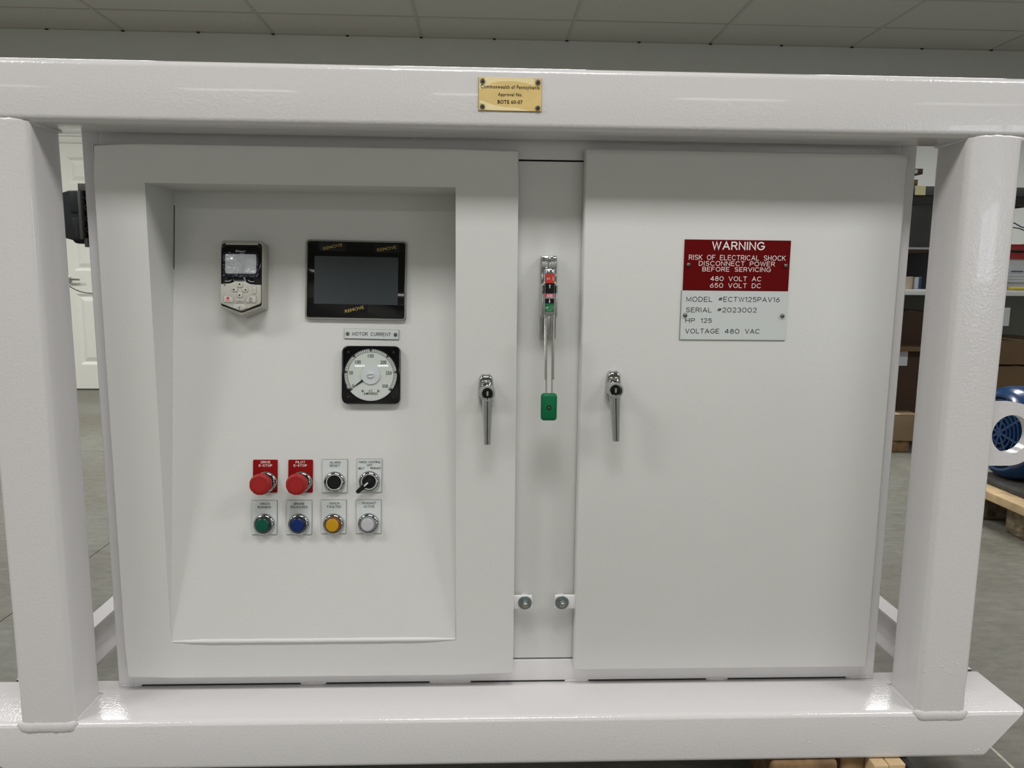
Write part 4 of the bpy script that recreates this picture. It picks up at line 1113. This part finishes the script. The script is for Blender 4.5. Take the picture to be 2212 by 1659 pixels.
def carton(label, x0, x1, y0, y1, z0, z1, m='card', rot=0, open_=False, group=None):
    e = empty('cardboard_box', label, 'box', ((x0 + x1) / 2, (y0 + y1) / 2, z0), group)
    e.rotation_euler = (0, 0, radians(rot))
    w, d, h = (x1 - x0) / 2, (y1 - y0) / 2, z1 - z0
    obj('carton_body', box(-w, w, -d, d, 0, h - (.0 if not open_ else .004), .003), m, e)
    if not open_:
        obj('flap', box(-w, -.002, -d, d, h, h + .003), m, e, 0); obj('flap', box(.002, w, -d, d, h, h + .003), m, e, 0)
        obj('tape', box(-.022, .022, -d - .0006, d + .0006, h + .003, h + .0036), 'roll', e, 0)
    else:
        b_ = bmesh.new(); box(-w, w, -d, -d + .005, h - .004, h + .03, bm=b_); box(-w, -w + .005, -d, d, h - .004, h + .02, bm=b_); box(w - .005, w, -d, d, h - .004, h + .02, bm=b_)
        obj('flap', b_, m, e, 0)
    return e
c1 = carton('flat brown cardboard box with white label, topmost of the stack on the upper shelf', 2.30, 2.545, 3.07, 3.35, .630, .658, 'card2')
obj('label', box(-.11, .09, -.1412, -.1402, .004, .026), 'cardw', c1, 0)
carton('brown cardboard box in the middle of the stack on the upper shelf', 2.28, 2.50, 3.08, 3.32, .600, .626, 'card')
carton('brown cardboard box at the bottom of the stack on the upper shelf', 2.30, 2.520, 3.07, 3.34, .566, .596, 'card')
nt_ = obj('sticky_note', box(-.031, .031, -.001, 0, -.052, 0), 'sticky', smooth=0); nt_.location = (2.5255, 3.0495, .562); nt_.rotation_euler = (radians(-2.5), 0, 0)
tag(nt_, 'pale yellow sticky note stuck on the edge of the dark upper shelf', 'note')
# paper heap, plastic bag, roll and carton on the left half of the bench
bm = bmesh.new()
for k in range(5):
    z = .2045 + k * .0025
    box(2.42 + random.uniform(-.02, .02), 2.80 + random.uniform(-.02, .01), 3.14, 3.45, z, z + .0022, bm=bm)
tag(obj('paper_stack', bm, 'paper', smooth=0), 'thin stack of pale sheets lying on the middle shelf', 'paper')
bm = lathe([(0, 0), (.045, .0), (.055, .025), (.04, .055), (.015, .075), (.02, .095), (0, .1)], 14, shape=lambda t: 1 + .15 * sin(5 * t)); bm.transform(Matrix.Translation((2.475, 3.22, .2175)))
tag(obj('plastic_bag', bm, 'bag'), 'small crumpled clear plastic bag on the pale sheets', 'bag')
t = empty('paper_roll', 'cream paper roll standing on the worktop beside the blue-and-white carton', 'roll', (2.572, 3.17, -.0305))
obj('roll_body', lathe([(0, 0), (.022, 0), (.022, .075), (.009, .075), (.009, .06), (0, .06)], 24), 'roll', t)
t = empty('small_carton', 'blue and white small carton standing on the worktop beside the cream roll', 'box', (2.617, 3.17, -.0305))
obj('carton_body', box(-.02, .02, -.02, .02, 0, .072, .001), 'paper', t); obj('blue_panel', box(.004, .0205, -.0205, .0, .002, .070), 'blueb', t, 0)
# under the bench
carton('tall dark brown cardboard box on the stack under the left part of the bench', 2.545, 2.78, 3.25, 3.6, -.39, -.17, 'card2')
flatbox('cardboard_sheet', 'long light brown cardboard tray lying on the big box under the bench', 'cardboard', 2.34, 2.80, 3.12, 3.7, -.405, -.375, 'card')
carton('large dark cardboard box standing on the floor under the left end of the bench', 2.36, 2.82, 3.20, 3.8, FLOOR, -.41, 'card2')
sh = flatbox('paper_sheet', 'grey paper sheet hanging over the big box under the bench', 'paper', 2.44, 2.62, 3.190, 3.194, -.50, -.41, 'paper', 0, rot=4)
carton('small light cardboard box with slanted side on the floor in front of the big box', 2.34, 2.60, 2.98, 3.14, -.925, -.77, 'card3', rot=-6)
flatbox('timber_block', 'wood block under the small light cardboard box on the floor', 'timber', 2.36, 2.56, 3.0, 3.12, FLOOR, -.926, 'wood_dark')
# right half: visible past the right post
for zi, (z0, lab) in enumerate(((.205, 'open red parts bin of the upper row above the pale drawers'), (.155, 'open red parts bin resting on the pale drawer cabinet'))):
    e = empty('parts_bin', lab, 'bin', (3.16, 3.14, z0))
    bm = box(-.14, .14, -.04, .08, 0, .004, 0); box(-.14, .14, -.044, -.04, 0, .032, bm=bm); box(-.14, .14, .08, .084, 0, .037, bm=bm)
    for x in (-.14, -.045, .05, .136): box(x, x + .004, -.04, .08, 0, .036, bm=bm)
    obj('bin_body', bm, 'binred', e, 0)
    obj('bin_lip', box(-.14, .144, -.050, -.043, .026, .034, .001), 'binred', e)
flatbox('bin_shelf', 'dark shelf board carrying the upper red parts bin', 'shelf', 3.0, 3.32, 3.1, 3.3, .195, .204, 'blackm', .001)
e = empty('yellow_fitting', 'yellow plastic fitting in the lower red bin', 'fitting', (3.115, 3.13, .1605))
obj('fitting_body', lathe([(0, 0), (.014, 0), (.014, .02), (.009, .024), (.009, .05), (0, .05)], 12), 'yellow', e)
e = empty('small_drawer_cabinet', 'pale grey drawer cabinet on the bench under the red bins', 'drawers', (3.16, 3.22, -.0305))
obj('cabinet_shell', box(-.15, .17, -.10, .1, .045, .185, .002), 'drawer', e)
for k, (a, b) in enumerate(((.102, .150), (.082, .100), (.064, .080), (.047, .062))):
    obj('drawer', box(-.145, .165, -.106, -.10, a, b, .001), 'drawer', e)
obj('drawer_pull', box(.0, .07, -.112, -.106, .108, .114), 'blueb', e, 0)
obj('foot', box(-.15, .17, -.08, .08, 0, .045), 'paper', e, 0)
bt = empty('blue_bottle', 'small dark blue bottle on the worktop beside the right post', 'bottle', (3.092, 3.08, -.0305))
obj('bottle_body', lathe([(0, 0), (.018, 0), (.020, .004), (.020, .06), (.010, .072), (.010, .084), (0, .084)], 20), 'blueb', bt)
bt = obj('yellow_tool', lathe([(0, 0), (.008, .002), (.010, .03), (.009, .09), (.004, .12), (0, .12)], 14), 'yellow')
bt.rotation_euler = (radians(90), 0, radians(80)); bt.location = (3.115, 3.066, -.020); tag(bt, 'yellow tool lying on the worktop at the far right', 'tool')
st = obj('black_strap', tube([(2.98, 3.2, .44), (3.1, 3.15, .455), (3.22, 3.12, .47), (3.32, 3.12, .475)], .014, 8), 'blackm'); tag(st, 'thick black strap crossing above the red bins', 'strap')
wr = obj('wire_bundle', tube([(3.04, 3.14, .385), (3.10, 3.13, .36), (3.16, 3.13, .365), (3.22, 3.14, .34), (3.28, 3.14, .35)], .0035, 6), 'blueb')
tag(wr, 'tangle of dark wire hanging over the red bins', 'wire')
tube_ = bmesh.new(); tube([(3.04, 3.15, .37), (3.12, 3.14, .345), (3.2, 3.14, .335), (3.27, 3.14, .31)], .003, 6, bm=tube_); 
wr2 = obj('wire_bundle', tube_, 'cable'); tag(wr2, 'second dark wire drooping lower over the red bins', 'wire')
carton('wide cardboard box, upper one of two under the right end of the bench', 2.98, 3.55, 3.11, 3.6, -.480, -.335, 'card')
carton('wide cardboard box, lower one of two under the right end of the bench', 2.98, 3.55, 3.13, 3.65, -.80, -.495, 'card')
flatbox('paper_sheet', 'white paper sheet pinned under the bench above the cardboard boxes', 'paper', 3.07, 3.175, 3.108, 3.111, -.245, -.135, 'paper', 0)

# ================================================================ PALLET WITH BLUE MOTOR
pa = empty('pallet', 'rough pine pallet carrying the blue motor', 'pallet', (2.7, 1.8, FLOOR))
PO = Matrix.Translation((-2.7, -1.8, -FLOOR))
def po(name, bm, m): return obj(name, bm, m, pa, 35, PO)
PT = -.853
po('deck_board', box(2.125, 2.235, 1.44, 1.90, PT - .035, PT, .002), 'wood')
for k in range(5): po('deck_board', box(2.30 + k * .19, 2.44 + k * .19, 1.44, 1.90, PT - .035, PT, .002), 'wood')
for y in (1.50, 1.78):
    for x in (2.185, 2.68, 3.15): po('support_block', box(x - .03, x + .12, y - .05, y + .08, FLOOR, PT - .035, .008), 'bark')
mt = tim('rubber_mat', 'dark grey rubber mat between the pallet boards and the blue motor', 2.205, 3.1, 1.50, 1.90, PT, PT + .022, 'mat', .004, cat='mat')
mo = empty('electric_motor', 'large glossy blue electric motor lying on the pallet at the right edge', 'motor', (2.7, 1.80, PT + .022))
MCZ = -.628; MR = .203
MX_ = Matrix.Translation((0, 0, MCZ - (PT + .022))) @ Matrix.Rotation(pi / 2, 4, 'Y')
def motor_part(name, bm, m, par=mo, sm=40):
    bm.transform(MX_); return obj(name, bm, m, par, sm)
X0 = 2.245 - 2.7
motor_part('fan_cover', lathe([(.155, X0), (.165, X0 - .002), (.180, X0 + .008), (.197, X0 + .03), (MR, X0 + .06), (MR, X0 + .22), (.19, X0 + .225)], 64), 'blue')
motor_part('grille_backing', lathe([(0, X0 + .012), (.158, X0 + .012)], 48), 'blue_dark')
bm = bmesh.new()
for r in (.012, .042, .066, .090, .114, .138, .154):
    lathe([(r, X0 + .010), (r + .0025, X0 + .001), (r + .0085, X0 + .001), (r + .011, X0 + .010)], 48, bm=bm)
lathe([(0, X0 + .002), (.014, X0 + .002), (.016, X0 + .01)], 24, bm=bm)
motor_part('grille_ring', bm, 'blue')
bm = bmesh.new()
for k in range(8):
    b2 = box(.01, .158, -.0055, .0055, X0 + .0022, X0 + .010); merge(bm, b2, Matrix.Rotation(2 * pi * k / 8 + .2, 4, 'Z'))
motor_part('grille_spoke', bm, 'blue')
motor_part('stator_body', lathe([(.0, X0 + .22), (.185, X0 + .22), (.188, X0 + .23), (.188, X0 + .75), (.15, X0 + .80), (0, X0 + .80)], 56, shape=lambda t: 1 + .02 * (1 if int(t * 56 / (2 * pi)) % 2 else 0)), 'blue')
motor_part('shaft', lathe([(.035, X0 + .80), (.035, X0 + .93), (0, X0 + .93)], 24), 'chrome2')
obj('motor_foot', box(X0 + .25, X0 + .70, -.10, .10, 0, .04, .004), 'blue', mo)
obj('terminal_box', box(X0 + .35, X0 + .60, -.09, .09, MCZ - PT - .022 + .18, MCZ - PT - .022 + .29, .01), 'blue', mo)
